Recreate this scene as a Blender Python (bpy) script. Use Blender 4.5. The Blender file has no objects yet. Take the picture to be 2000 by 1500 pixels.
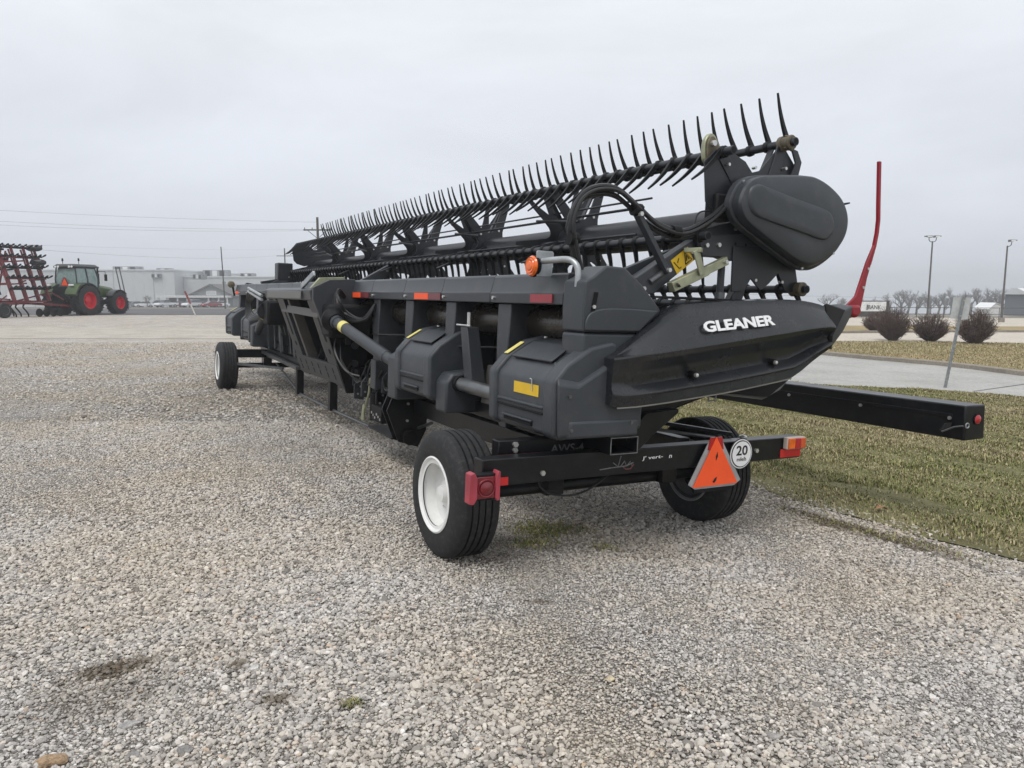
import bpy, bmesh, math, random
import numpy as np
from mathutils import Vector, Matrix

random.seed(7); RNG = np.random.default_rng(7)
S = bpy.context.scene
COL = S.collection

# ---------------------------------------------------------------- camera
cam = bpy.data.cameras.new('camera'); cam_o = bpy.data.objects.new('camera', cam); COL.objects.link(cam_o)
cam.sensor_width = 36; cam.lens = 1450 / 2000 * 36
cam.clip_start = 0.05; cam.clip_end = 6000
cam_o.location = (0, 0, 1.7)
cam_o.rotation_euler = (math.radians(90) - math.atan(184 / 1450), 0, 0)
S.camera = cam_o
# ---------------------------------------------------------------- overcast sky
SUN_EL, SUN_AZ = math.radians(58), math.radians(-25)
W = bpy.data.worlds.new('World'); S.world = W; W.use_nodes = True
nt = W.node_tree; nt.nodes.clear()
def N(t, typ, **kw):
    n = t.nodes.new(typ)
    for k, v in kw.items():
        if k in n.bl_rna.properties.keys(): setattr(n, k, v)
        else: n.inputs[k].default_value = v
    return n
sky = N(nt, 'ShaderNodeTexSky', sky_type='NISHITA', sun_disc=False, sun_elevation=SUN_EL, sun_rotation=SUN_AZ, dust_density=4.0)
hs = N(nt, 'ShaderNodeHueSaturation', Saturation=0.15, Value=1.0)
tc = N(nt, 'ShaderNodeTexCoord'); sep = N(nt, 'ShaderNodeSeparateXYZ')
ramp = N(nt, 'ShaderNodeValToRGB')
cr = ramp.color_ramp
cr.elements[0].position = 0.0; cr.elements[0].color = (.565, .595, .655, 1)
cr.elements[1].position = 1.0; cr.elements[1].color = (.90, .93, .97, 1)
e = cr.elements.new(.18); e.color = (.60, .632, .695, 1)
e = cr.elements.new(.42); e.color = (.735, .765, .81, 1)
mp = N(nt, 'ShaderNodeMapping'); mp.inputs['Scale'].default_value = (1.0, 1.0, 3.2)
nz = N(nt, 'ShaderNodeTexNoise', Scale=1.9, Detail=7.0, Roughness=.58, Distortion=.4)
mr = N(nt, 'ShaderNodeMapRange'); mr.inputs['From Min'].default_value = .3; mr.inputs['From Max'].default_value = .7
mr.inputs['To Min'].default_value = .90; mr.inputs['To Max'].default_value = 1.07
mul = N(nt, 'ShaderNodeMix', data_type='RGBA', blend_type='MULTIPLY'); mul.inputs[0].default_value = 1
sc = N(nt, 'ShaderNodeMix', data_type='RGBA', blend_type='MULTIPLY'); sc.inputs[0].default_value = 1
sc.inputs[7].default_value = (13.4, 13.4, 13.3, 1)
mix = N(nt, 'ShaderNodeMix', data_type='RGBA'); mix.inputs[0].default_value = .93
bg = N(nt, 'ShaderNodeBackground', Strength=.1); wo = N(nt, 'ShaderNodeOutputWorld')
L = nt.links.new
L(tc.outputs['Generated'], sep.inputs[0]); L(sep.outputs['Z'], ramp.inputs[0])
L(tc.outputs['Generated'], mp.inputs[0]); L(mp.outputs[0], nz.inputs['Vector']); L(nz.outputs[0], mr.inputs[0])
L(ramp.outputs[0], mul.inputs[6]); L(mr.outputs[0], mul.inputs[7])
L(mul.outputs[2], sc.inputs[6]); L(sky.outputs[0], hs.inputs['Color'])
L(hs.outputs[0], mix.inputs[6]); L(sc.outputs[2], mix.inputs[7]); L(mix.outputs[2], bg.inputs[0]); L(bg.outputs[0], wo.inputs[0])
sun = bpy.data.lights.new('sun', 'SUN'); sun.energy = 1.4; sun.angle = math.radians(24); sun.color = (1, .97, .93)
sun_o = bpy.data.objects.new('sun', sun); COL.objects.link(sun_o)
# shines from high on the left, a little behind the camera
sun_dir = Vector((math.sin(SUN_AZ) * math.cos(SUN_EL), -math.cos(SUN_AZ) * math.cos(SUN_EL), math.sin(SUN_EL)))
sun_o.rotation_euler = sun_dir.to_track_quat('Z', 'Y').to_euler()
sky.sun_rotation = math.atan2(sun_dir.x, sun_dir.y)
# ---------------------------------------------------------------- exposure
S.view_settings.view_transform = 'Standard'; S.view_settings.look = 'None'
S.view_settings.exposure = 0; S.view_settings.gamma = 1; S.view_settings.use_curve_mapping = False
S.render.resolution_x = 1024; S.render.resolution_y = 768

# ---------------------------------------------------------------- materials
MATS = {}
def mat(name, col, rough=.5, metal=0, var=.15, scale=6, bump=0, bscale=80, spec=.5, col2=None, coat=0, dirt=0):
    if name in MATS: return MATS[name]
    m = bpy.data.materials.new(name); m.use_nodes = True; MATS[name] = m
    t = m.node_tree; b = t.nodes['Principled BSDF']
    b.inputs['Roughness'].default_value = rough; b.inputs['Metallic'].default_value = metal
    b.inputs['Specular IOR Level'].default_value = spec; b.inputs['Coat Weight'].default_value = coat
    c = (*col, 1)
    tcn = N(t, 'ShaderNodeTexCoord'); n = N(t, 'ShaderNodeTexNoise', Scale=scale, Detail=5.0, Roughness=.6)
    t.links.new(tcn.outputs['Object'], n.inputs['Vector'])
    mx = N(t, 'ShaderNodeMix', data_type='RGBA')
    c2 = (*col2, 1) if col2 else tuple(x * (1 + var) for x in col) + (1,)
    mx.inputs[6].default_value = c if col2 else tuple(x * (1 - var) for x in col) + (1,)
    mx.inputs[7].default_value = c2
    r = N(t, 'ShaderNodeMapRange'); r.inputs['From Min'].default_value = .35; r.inputs['From Max'].default_value = .65
    t.links.new(n.outputs[0], r.inputs[0]); t.links.new(r.outputs[0], mx.inputs[0])
    out = mx.outputs[2]
    if dirt:
        n3 = N(t, 'ShaderNodeTexNoise', Scale=scale * 3.1, Detail=8.0, Roughness=.7)
        t.links.new(tcn.outputs['Object'], n3.inputs['Vector'])
        r3 = N(t, 'ShaderNodeMapRange'); r3.inputs['From Min'].default_value = .5; r3.inputs['From Max'].default_value = .75
        r3.inputs['To Max'].default_value = dirt
        t.links.new(n3.outputs[0], r3.inputs[0])
        m3 = N(t, 'ShaderNodeMix', data_type='RGBA'); m3.inputs[7].default_value = (.22, .2, .175, 1)
        t.links.new(r3.outputs[0], m3.inputs[0]); t.links.new(out, m3.inputs[6]); out = m3.outputs[2]
    t.links.new(out, b.inputs['Base Color'])
    rr = N(t, 'ShaderNodeMapRange'); rr.inputs['To Min'].default_value = max(.02, rough - .07); rr.inputs['To Max'].default_value = min(1, rough + .1)
    t.links.new(n.outputs[0], rr.inputs[0]); t.links.new(rr.outputs[0], b.inputs['Roughness'])
    if bump:
        n2 = N(t, 'ShaderNodeTexNoise', Scale=bscale, Detail=4.0)
        t.links.new(tcn.outputs['Object'], n2.inputs['Vector'])
        bp = N(t, 'ShaderNodeBump', Strength=bump, Distance=.01)
        t.links.new(n2.outputs[0], bp.inputs['Height']); t.links.new(bp.outputs[0], b.inputs['Normal'])
    return m
PLAS = mat('grey moulded plastic', (.038, .043, .050), .46, var=.12, scale=2.5, bump=.06, bscale=350, dirt=.10)
PANEL = mat('dark satin side panel', (.015, .017, .020), .25, var=.08, scale=2, bump=.03, bscale=300, dirt=.06)
FRAME = mat('charcoal frame paint', (.034, .038, .044), .40, var=.12, scale=2, dirt=.10)
BLACK = mat('black gloss chassis paint', (.005, .0055, .007), .30, var=.2, scale=3, dirt=.05, spec=.35)
REEL = mat('reel charcoal paint', (.018, .020, .024), .36, var=.12, scale=2, dirt=.06)
TINE = mat('black tine plastic', (.007, .0075, .009), .5, spec=.3)
RUB = mat('tyre rubber', (.012, .0125, .014), .75, var=.2, scale=9, bump=.15, bscale=120, dirt=.16)
DARK = mat('dark recess', (.006, .006, .007), .6, spec=.25)
BELT = mat('rubber sheet', (.007, .007, .008), .6, dirt=.05, spec=.25)
BRONZE = mat('dark bronze tube', (.045, .038, .032), .25, metal=.35, dirt=.15)
OLIVE = mat('olive zinc plate', (.36, .37, .25), .35, metal=.55, var=.2, scale=8)
BROWN = mat('olive brown clamp', (.12, .10, .065), .5, var=.3, scale=20)
ZINC = mat('galvanised steel', (.42, .44, .45), .42, metal=.75, var=.15, scale=12)
STEEL = mat('grey steel shaft', (.14, .145, .15), .3, metal=.6)
BOLT = mat('zinc bolt', (.62, .62, .6), .3, metal=.8)
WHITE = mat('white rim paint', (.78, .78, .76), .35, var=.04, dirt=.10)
LETW = mat('white lettering', (.80, .80, .80), .35, var=.02)
LETG = mat('grey lettering', (.17, .17, .17), .5, var=.3, scale=30)
INK = mat('black ink', (.01, .01, .01), .5)
RED = mat('red guard paint', (.27, .008, .018), .35, var=.12, scale=5)
AMBER = mat('amber lens', (.80, .14, .01), .15, coat=.5, var=.2, scale=25)
REDL = mat('red lens', (.40, .012, .018), .15, coat=.5, var=.2, scale=25)
PINK = mat('faded red housing', (.36, .045, .066), .4, var=.15)
REDR = mat('red reflective tape', (.55, .02, .02), .3, var=.1)
REDD = mat('dull red reflector', (.16, .03, .035), .35, var=.15)
ORNG = mat('fluorescent orange', (.95, .10, .018), .5, var=.05)
YEL = mat('yellow decal', (.72, .46, .02), .45, var=.08)
YELP = mat('pale yellow decal', (.75, .66, .20), .45, var=.08)
GREYM = mat('grey sign metal', (.40, .41, .42), .45, metal=.3)
HOSE = mat('hydraulic hose', (.012, .012, .013), .38)

# ---------------------------------------------------------------- mesh helpers
class MB:
    def __init__(s): s.v = []; s.f = []
    def add(s, vs, fs):
        o = len(s.v); s.v += [tuple(p) for p in vs]; s.f += [tuple(i + o for i in f) for f in fs]; return s
    def box(s, x0, x1, y0, y1, z0, z1):
        v = [(x, y, z) for z in (z0, z1) for y in (y0, y1) for x in (x0, x1)]
        return s.add(v, [(0, 2, 3, 1), (4, 5, 7, 6), (0, 1, 5, 4), (2, 6, 7, 3), (0, 4, 6, 2), (1, 3, 7, 5)])
    def loft(s, secs, cap=True, closed=True):
        n = len(secs[0]); vs = [p for q in secs for p in q]; fs = []
        for i in range(len(secs) - 1):
            for j in range(n if closed else n - 1):
                k = (j + 1) % n
                fs.append((i * n + j, i * n + k, (i + 1) * n + k, (i + 1) * n + j))
        if cap: fs += [tuple(range(n)), tuple((len(secs) - 1) * n + j for j in range(n))]
        return s.add(vs, fs)
    def prism(s, pts, lo, hi, axis='y'):
        f = {'x': lambda a, b, t: (t, a, b), 'y': lambda a, b, t: (a, t, b), 'z': lambda a, b, t: (a, b, t)}[axis]
        return s.loft([[f(a, b, t) for a, b in pts] for t in (lo, hi)])
    def tube(s, path, r, n=8, cap=True):
        P = [Vector(p) for p in path]; R = r if isinstance(r, (list, tuple)) else [r] * len(P)
        secs = []; up = None
        for i, p in enumerate(P):
            d = (P[min(i + 1, len(P) - 1)] - P[max(i - 1, 0)]).normalized()
            if up is None:
                up = Vector((0, 0, 1)) if abs(d.z) < .9 else Vector((1, 0, 0))
            a = d.cross(up)
            if a.length < 1e-4: a = d.orthogonal()
            a.normalize(); b = a.cross(d).normalized(); up = b
            secs.append([p + (a * math.cos(2 * math.pi * k / n) + b * math.sin(2 * math.pi * k / n)) * R[i] for k in range(n)])
        return s.loft(secs, cap)
    def bar(s, p, q, w, h, up=(0, 0, 1)):
        p, q = Vector(p), Vector(q); d = (q - p).normalized(); a = d.cross(Vector(up)).normalized(); b = a.cross(d)
        o = [a * (sx * w / 2) + b * (sz * h / 2) for sx, sz in ((-1, -1), (1, -1), (1, 1), (-1, 1))]
        return s.loft([[p + k for k in o], [q + k for k in o]])
    def lathe(s, prof, c, axis='x', n=32, cap=True):
        # prof: (radius, offset along axis)
        secs = []
        for r, a in prof:
            ring = []
            for k in range(n):
                t = 2 * math.pi * k / n; x, y = r * math.cos(t), r * math.sin(t)
                ring.append({'x': (c[0] + a, c[1] + x, c[2] + y), 'y': (c[0] + x, c[1] + a, c[2] + y), 'z': (c[0] + x, c[1] + y, c[2] + a)}[axis])
            secs.append(ring)
        return s.loft(secs, cap)
    def build(s, name, m, parent=None, smooth=35, bevel=0, seg=2, recalc=True):
        me = bpy.data.meshes.new(name); me.from_pydata(s.v, [], s.f); me.validate()
        if recalc:
            bm = bmesh.new(); bm.from_mesh(me); bmesh.ops.recalc_face_normals(bm, faces=bm.faces[:]); bm.to_mesh(me); bm.free()
        return link(name, me, m, parent, smooth, bevel, seg)
def link(name, me, m, parent=None, smooth=35, bevel=0, seg=2):
    if m is not None and not me.materials: me.materials.append(m)
    if smooth:
        me.polygons.foreach_set('use_smooth', [True] * len(me.polygons)); me.set_sharp_from_angle(angle=math.radians(smooth))
    o = bpy.data.objects.new(name, me); COL.objects.link(o)
    if parent: o.parent = parent
    if bevel:
        b = o.modifiers.new('bevel', 'BEVEL'); b.width = bevel; b.segments = seg; b.limit_method = 'ANGLE'; b.angle_limit = math.radians(35)
        b.harden_normals = False
    return o
def tag(o, label, cat, group=None, kind=None):
    if label: o['label'] = label
    if cat: o['category'] = cat
    if group: o['group'] = group
    if kind: o['kind'] = kind
    return o
def empty(name, label, cat, loc=(0, 0, 0), rot=(0, 0, 0), group=None):
    o = bpy.data.objects.new(name, None); COL.objects.link(o); o.location = loc; o.rotation_euler = rot
    o.empty_display_size = .1
    return tag(o, label, cat, group)
def dup(src, parent):
    c = src.copy(); COL.objects.link(c); c.parent = parent; return c
def dup_tree(root, loc, rotz, label=None, scale=None):
    r = root.copy(); COL.objects.link(r); r.location = loc; r.rotation_euler = (0, 0, rotz)
    if label: r['label'] = label
    if scale: r.scale = scale
    for ch in list(root.children):
        c = dup(ch, r)
        for gch in list(ch.children): dup(gch, c)
    return r
def catmull(pts, per=6, closed=False):
    P = [Vector(p) for p in pts]; n = len(P); out = []
    for i in range(n if closed else n - 1):
        a, b, c, d = (P[(i - 1) % n], P[i], P[(i + 1) % n], P[(i + 2) % n]) if closed else (P[max(i - 1, 0)], P[i], P[i + 1], P[min(i + 2, n - 1)])
        for k in range(per):
            t = k / per
            out.append(.5 * ((2 * b) + (c - a) * t + (2 * a - 5 * b + 4 * c - d) * t * t + (3 * b - a - 3 * c + d) * t ** 3))
    if not closed: out.append(P[-1])
    return out
def text(name, s, m, parent, origin, xa, ya, width=None, height=None, depth=.003, bold=0.0):
    cu = bpy.data.curves.new(name, 'FONT'); cu.body = s; cu.extrude = .01; cu.offset = bold; cu.resolution_u = 3
    tmp = bpy.data.objects.new('tmp', cu); COL.objects.link(tmp)
    dg = bpy.context.evaluated_depsgraph_get(); me = bpy.data.meshes.new_from_object(tmp.evaluated_get(dg))
    bpy.data.objects.remove(tmp); bpy.data.curves.remove(cu)
    co = np.array([v.co[:] for v in me.vertices]); lo, hi = co.min(0), co.max(0)
    sx = width / (hi[0] - lo[0]); sy = height / (hi[1] - lo[1])
    xa, ya = Vector(xa).normalized(), Vector(ya).normalized(); za = xa.cross(ya); o = Vector(origin)
    for v in me.vertices:
        v.co = o + xa * ((v.co.x - lo[0]) * sx) + ya * ((v.co.y - lo[1]) * sy) + za * (depth if v.co.z > 0 else 0)
    return link(name, me, m, parent, smooth=0)

# ---------------------------------------------------------------- terrain
TH = math.radians(29.3); OX, OY = -0.315, 4.629
def g(x, y):
    x = np.asarray(x, float); y = np.asarray(y, float)
    yy = np.where(y < 10, y, 10 + 8 * (1 - np.exp(-np.maximum(y - 10, 0) / 8)))
    v = (x - OX) * math.cos(TH) + (yy - OY) * math.sin(TH)
    z = -.9 * (1 - np.exp(-.05 * np.maximum(v, 0)))
    t = np.maximum(y - 64, 0); k = np.clip((x + 12) / 45, 0, 1)
    return z - (.0228 + .0085 * k * k * (3 - 2 * k)) * t * t / (t + 6)
def gz(x, y): return float(g(x, y))
def sheet(name, poly, dz, res, m, kind='structure', label=None):
    bm = bmesh.new(); vs = [bm.verts.new((x, y, 0)) for x, y in poly]; bm.faces.new(vs)
    xs = [p[0] for p in poly]; ys = [p[1] for p in poly]
    def cut(co, no):
        bmesh.ops.bisect_plane(bm, geom=bm.verts[:] + bm.edges[:] + bm.faces[:], plane_co=co, plane_no=no, dist=1e-5)
    for c in res[0]:
        if min(xs) < c < max(xs): cut((c, 0, 0), (1, 0, 0))
    for c in res[1]:
        if min(ys) < c < max(ys): cut((0, c, 0), (0, 1, 0))
    bmesh.ops.triangulate(bm, faces=[f for f in bm.faces if len(f.verts) > 4])
    for v in bm.verts: v.co.z = gz(v.co.x, v.co.y) + dz
    bmesh.ops.recalc_face_normals(bm, faces=bm.faces[:])
    me = bpy.data.meshes.new(name); bm.to_mesh(me); bm.free()
    if me.polygons and me.polygons[0].normal.z < 0: me.flip_normals()
    o = link(name, me, m, None, smooth=60); tag(o, label, None, kind=kind); return o
GX = list(range(-3, 16)) + list(range(-120, -3, 6)) + list(range(18, 130, 6))
GY = list(range(-2, 30)) + list(range(30, 70, 4)) + list(range(70, 180, 8)) + list(range(180, 680, 40))
RES = (GX, GY)
# ---------------------------------------------------------------- ground materials
PATCH = [(-1.80, 3.15, .22, .10, .9), (-1.72, 2.92, .35, .22, .35), (-.99, 2.9, .09, .05, .8), (.26, 5.23, .30, .16, .7), (.05, 4.9, .5, .2, .4), (2.68, 5.45, .85, .11, .9),
         (2.45, 5.62, .25, .07, .8), (3.0, 5.15, .3, .08, .8), (-.2, 4.6, .3, .2, .45), (1.0, 4.9, .6, .3, .3), (-.66, 2.86, .07, .04, .6), (-1.25, 3.2, .06, .05, .8), (.15, 3.9, .09, .04, .7)]
def ground_tint(t, col):
    """large soft tone shifts plus the soil and moss stains seen on the lot"""
    geo = N(t, 'ShaderNodeNewGeometry')
    n = N(t, 'ShaderNodeTexNoise', Scale=.55, Detail=5.0, Roughness=.65); t.links.new(geo.outputs['Position'], n.inputs['Vector'])
    r = N(t, 'ShaderNodeMapRange'); r.inputs['From Min'].default_value = .35; r.inputs['From Max'].default_value = .65
    t.links.new(n.outputs[0], r.inputs[0])
    mx = N(t, 'ShaderNodeMix', data_type='RGBA'); mx.inputs[6].default_value = (1.03, 1.0, .975, 1); mx.inputs[7].default_value = (.99, .90, .775, 1)
    t.links.new(r.outputs[0], mx.inputs[0])
    mu = N(t, 'ShaderNodeMix', data_type='RGBA', blend_type='MULTIPLY'); mu.inputs[0].default_value = 1
    t.links.new(col, mu.inputs[6]); t.links.new(mx.outputs[2], mu.inputs[7]); out = mu.outputs[2]
    wn = N(t, 'ShaderNodeTexNoise', Scale=22.0, Detail=5.0, Roughness=.8); t.links.new(geo.outputs['Position'], wn.inputs['Vector'])
    tot = None
    for (x, y, rx, ry, a) in PATCH:
        mpn = N(t, 'ShaderNodeMapping', vector_type='POINT')
        ang = -1.03 if (x > 2.2 or a == .35) else .15
        mpn.vector_type = 'TEXTURE'; mpn.inputs['Location'].default_value = (x, y, 0); mpn.inputs['Rotation'].default_value = (0, 0, ang if x > 2.2 else .5 if x < -1.5 else .1)
        mpn.inputs['Scale'].default_value = (rx, ry, 50)
        t.links.new(geo.outputs['Position'], mpn.inputs['Vector'])
        ln = N(t, 'ShaderNodeVectorMath', operation='LENGTH'); t.links.new(mpn.outputs[0], ln.inputs[0])
        ad = N(t, 'ShaderNodeMath', operation='MULTIPLY_ADD'); ad.inputs[1].default_value = 3.2; ad.inputs[2].default_value = -1.6
        t.links.new(wn.outputs[0], ad.inputs[0])
        ad2 = N(t, 'ShaderNodeMath', operation='ADD'); t.links.new(ad.outputs[0], ad2.inputs[0]); t.links.new(ln.outputs['Value'], ad2.inputs[1])
        rg = N(t, 'ShaderNodeMapRange'); rg.inputs['From Min'].default_value = .45; rg.inputs['From Max'].default_value = 1.15
        rg.inputs['To Min'].default_value = a * .92; rg.inputs['To Max'].default_value = 0
        t.links.new(ad2.outputs[0], rg.inputs[0])
        if tot is None: tot = rg.outputs[0]
        else:
            mxx = N(t, 'ShaderNodeMath', operation='MAXIMUM'); t.links.new(tot, mxx.inputs[0]); t.links.new(rg.outputs[0], mxx.inputs[1]); tot = mxx.outputs[0]
    m2 = N(t, 'ShaderNodeMix', data_type='RGBA'); m2.inputs[7].default_value = (.085, .062, .036, 1)
    t.links.new(tot, m2.inputs[0]); t.links.new(out, m2.inputs[6])
    return m2.outputs[2]
STONE_STOPS = [(0, (.17, .165, .16)), (.10, (.30, .29, .28)), (.35, (.42, .41, .40)), (.65, (.52, .51, .50)), (.85, (.545, .52, .48)), (.96, (.68, .675, .67)), (.988, (.46, .37, .29)), (1, (.80, .80, .80))]
def stone_ramp(t):
    r = N(t, 'ShaderNodeValToRGB'); c = r.color_ramp
    c.elements[0].position = 0; c.elements[0].color = (*STONE_STOPS[0][1], 1); c.elements[1].position = 1; c.elements[1].color = (*STONE_STOPS[-1][1], 1)
    for p, q in STONE_STOPS[1:-1]:
        e = c.elements.new(p); e.color = (*q, 1)
    return r
def m_gravel():
    m = bpy.data.materials.new('crushed limestone gravel'); m.use_nodes = True; t = m.node_tree; b = t.nodes['Principled BSDF']
    b.inputs['Roughness'].default_value = .9; b.inputs['Specular IOR Level'].default_value = .2
    geo = N(t, 'ShaderNodeNewGeometry')
    v = N(t, 'ShaderNodeTexVoronoi', Scale=60.0, Randomness=1.0); t.links.new(geo.outputs['Position'], v.inputs['Vector'])
    s = N(t, 'ShaderNodeSeparateColor'); t.links.new(v.outputs['Color'], s.inputs[0])
    r = stone_ramp(t); t.links.new(s.outputs[0], r.inputs[0])
    # clumps a metre or so across, so that the far lot keeps a grain
    n = N(t, 'ShaderNodeTexNoise', Scale=2.2, Detail=12.0, Roughness=.85); t.links.new(geo.outputs['Position'], n.inputs['Vector'])
    rr = N(t, 'ShaderNodeMapRange'); rr.inputs['From Min'].default_value = .3; rr.inputs['From Max'].default_value = .7
    rr.inputs['To Min'].default_value = .72; rr.inputs['To Max'].default_value = 1.36; t.links.new(n.outputs[0], rr.inputs[0])
    mu = N(t, 'ShaderNodeMix', data_type='RGBA', blend_type='MULTIPLY'); mu.inputs[0].default_value = 1
    t.links.new(r.outputs[0], mu.inputs[6]); t.links.new(rr.outputs[0], mu.inputs[7])
    nb = N(t, 'ShaderNodeTexNoise', Scale=.9, Detail=14.0, Roughness=.9); t.links.new(geo.outputs['Position'], nb.inputs['Vector'])
    rb = N(t, 'ShaderNodeMapRange'); rb.inputs['From Min'].default_value = .35; rb.inputs['From Max'].default_value = .65; rb.inputs['To Min'].default_value = .66; rb.inputs['To Max'].default_value = 1.22; t.links.new(nb.outputs[0], rb.inputs[0])
    mb_ = N(t, 'ShaderNodeMix', data_type='RGBA', blend_type='MULTIPLY'); mb_.inputs[0].default_value = 1; t.links.new(mu.outputs[2], mb_.inputs[6]); t.links.new(rb.outputs[0], mb_.inputs[7]); mu = mb_
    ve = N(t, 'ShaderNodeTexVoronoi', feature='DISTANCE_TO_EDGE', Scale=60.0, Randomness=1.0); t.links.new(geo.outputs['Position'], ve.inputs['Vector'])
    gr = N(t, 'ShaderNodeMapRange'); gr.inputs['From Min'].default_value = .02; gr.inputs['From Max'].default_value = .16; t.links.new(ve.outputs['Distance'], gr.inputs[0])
    gx = N(t, 'ShaderNodeMix', data_type='RGBA'); gx.inputs[6].default_value = (.075, .07, .064, 1)  # soil between stones, darkened to paint the shade of the gaps into the colour
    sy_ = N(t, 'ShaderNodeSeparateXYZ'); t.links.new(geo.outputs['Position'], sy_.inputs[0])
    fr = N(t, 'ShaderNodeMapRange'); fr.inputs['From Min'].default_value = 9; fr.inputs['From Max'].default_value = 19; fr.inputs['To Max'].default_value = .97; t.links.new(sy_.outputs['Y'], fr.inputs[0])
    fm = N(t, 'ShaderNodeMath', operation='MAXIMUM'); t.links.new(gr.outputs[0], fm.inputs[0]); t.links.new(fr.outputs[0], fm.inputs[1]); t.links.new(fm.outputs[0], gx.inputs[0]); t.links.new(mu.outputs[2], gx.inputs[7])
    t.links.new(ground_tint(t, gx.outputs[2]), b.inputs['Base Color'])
    bp = N(t, 'ShaderNodeBump', Strength=1.0, Distance=.015, invert=True); t.links.new(v.outputs['Distance'], bp.inputs['Height']); t.links.new(bp.outputs[0], b.inputs['Normal'])
    return m
def m_stone():
    m = bpy.data.materials.new('loose stone'); m.use_nodes = True; t = m.node_tree; b = t.nodes['Principled BSDF']
    b.inputs['Roughness'].default_value = .85; b.inputs['Specular IOR Level'].default_value = .25
    oi = N(t, 'ShaderNodeObjectInfo'); r = stone_ramp(t); t.links.new(oi.outputs['Random'], r.inputs[0])
    tcn = N(t, 'ShaderNodeTexCoord'); n = N(t, 'ShaderNodeTexNoise', Scale=2.5, Detail=5.0, Roughness=.7); t.links.new(tcn.outputs['Object'], n.inputs['Vector'])
    rr = N(t, 'ShaderNodeMapRange'); rr.inputs['To Min'].default_value = .85; rr.inputs['To Max'].default_value = 1.15; t.links.new(n.outputs[0], rr.inputs[0])
    mu = N(t, 'ShaderNodeMix', data_type='RGBA', blend_type='MULTIPLY'); mu.inputs[0].default_value = 1
    t.links.new(r.outputs[0], mu.inputs[6]); t.links.new(rr.outputs[0], mu.inputs[7])
    t.links.new(ground_tint(t, mu.outputs[2]), b.inputs['Base Color'])
    return m
def m_ground(name, cols, scale, rough=.9, bump=.3, bscale=30, joints=None):
    m = bpy.data.materials.new(name); m.use_nodes = True; t = m.node_tree; b = t.nodes['Principled BSDF']
    b.inputs['Roughness'].default_value = rough; b.inputs['Specular IOR Level'].default_value = .2
    geo = N(t, 'ShaderNodeNewGeometry')
    n = N(t, 'ShaderNodeTexNoise', Scale=scale, Detail=8.0, Roughness=.7); t.links.new(geo.outputs['Position'], n.inputs['Vector'])
    r = N(t, 'ShaderNodeValToRGB'); c = r.color_ramp
    c.elements[0].position = .3; c.elements[0].color = (*cols[0], 1); c.elements[1].position = .7; c.elements[1].color = (*cols[-1], 1)
    for i, q in enumerate(cols[1:-1]):
        e = c.elements.new(.3 + .4 * (i + 1) / (len(cols) - 1)); e.color = (*q, 1)
    t.links.new(n.outputs[0], r.inputs[0])
    n2 = N(t, 'ShaderNodeTexNoise', Scale=bscale, Detail=6.0, Roughness=.7); t.links.new(geo.outputs['Position'], n2.inputs['Vector'])
    rr = N(t, 'ShaderNodeMapRange'); rr.inputs['From Min'].default_value = .3; rr.inputs['From Max'].default_value = .7; rr.inputs['To Min'].default_value = .75; rr.inputs['To Max'].default_value = 1.25
    t.links.new(n2.outputs[0], rr.inputs[0])
    mu = N(t, 'ShaderNodeMix', data_type='RGBA', blend_type='MULTIPLY'); mu.inputs[0].default_value = 1
    t.links.new(r.outputs[0], mu.inputs[6]); t.links.new(rr.outputs[0], mu.inputs[7]); t.links.new(mu.outputs[2], b.inputs['Base Color'])
    bp = N(t, 'ShaderNodeBump', Strength=bump, Distance=.03); t.links.new(n2.outputs[0], bp.inputs['Height']); t.links.new(bp.outputs[0], b.inputs['Normal'])
    return m
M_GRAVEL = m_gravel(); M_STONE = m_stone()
M_LAWN = m_ground('winter lawn', [(.105, .085, .050), (.145, .135, .065), (.205, .19, .10), (.18, .155, .085)], 1.3, bscale=22, bump=.6)
M_STRAW = m_ground('straw coloured lawn', [(.20, .17, .085), (.30, .235, .12), (.36, .26, .14)], .5, bscale=9, bump=.5)
M_CONC = m_ground('pale concrete', [(.30, .29, .27), (.37, .36, .34), (.41, .395, .375)], .6, rough=.8, bump=.1, bscale=14)
M_APRON = m_ground('tan worn apron', [(.30, .275, .24), (.41, .375, .325), (.47, .435, .385)], .8, rough=.85, bump=.1, bscale=9)
M_PARK = m_ground('tan car park', [(.46, .41, .35), (.52, .47, .40)], .4, rough=.85, bump=.05, bscale=5)
M_ASPH = m_ground('asphalt road', [(.10, .10, .105), (.145, .14, .145)], .3, rough=.85, bump=.1, bscale=6)
M_KERB = m_ground('concrete kerb', [(.20, .18, .15), (.30, .27, .23)], 1.2, rough=.85, bump=.2, bscale=20)
M_FIELD = m_ground('dull winter field', [(.17, .155, .12), (.23, .21, .17)], .05, bscale=.6, bump=.1)

# ---------------------------------------------------------------- ground sheets
BIG = 690
sheet('terrain', [(-BIG, -250), (BIG, -250), (BIG, BIG), (-BIG, BIG)], -.03, RES, M_FIELD)
EDGE = [(7.5, -2.6), (5.4, 1.6), (4.35, 3.5), (3.85, 4.35), (3.48, 4.85), (3.30, 5.12), (3.06, 5.36), (2.95, 5.62), (2.70, 5.98), (2.52, 6.22), (2.36, 6.6), (2.22, 7.0), (1.9, 7.5), (1.2, 8.7), (-.5, 11.6), (-3, 16), (-7, 23), (-12, 32), (-15, 40), (-16, 50.6)]
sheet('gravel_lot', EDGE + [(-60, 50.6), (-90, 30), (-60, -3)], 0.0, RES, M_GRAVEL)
LAWN = [(7.6, -2.6)] + [(x + .012, y) for x, y in EDGE[1:18]] + [(-10, 34), (-4, 30), (4.5, 18.9), (6.76, 16.2), (9.2, 15.65), (10.3, 14.78), (13.5, 10.6), (17, 4), (20, -2.6)]
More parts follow.
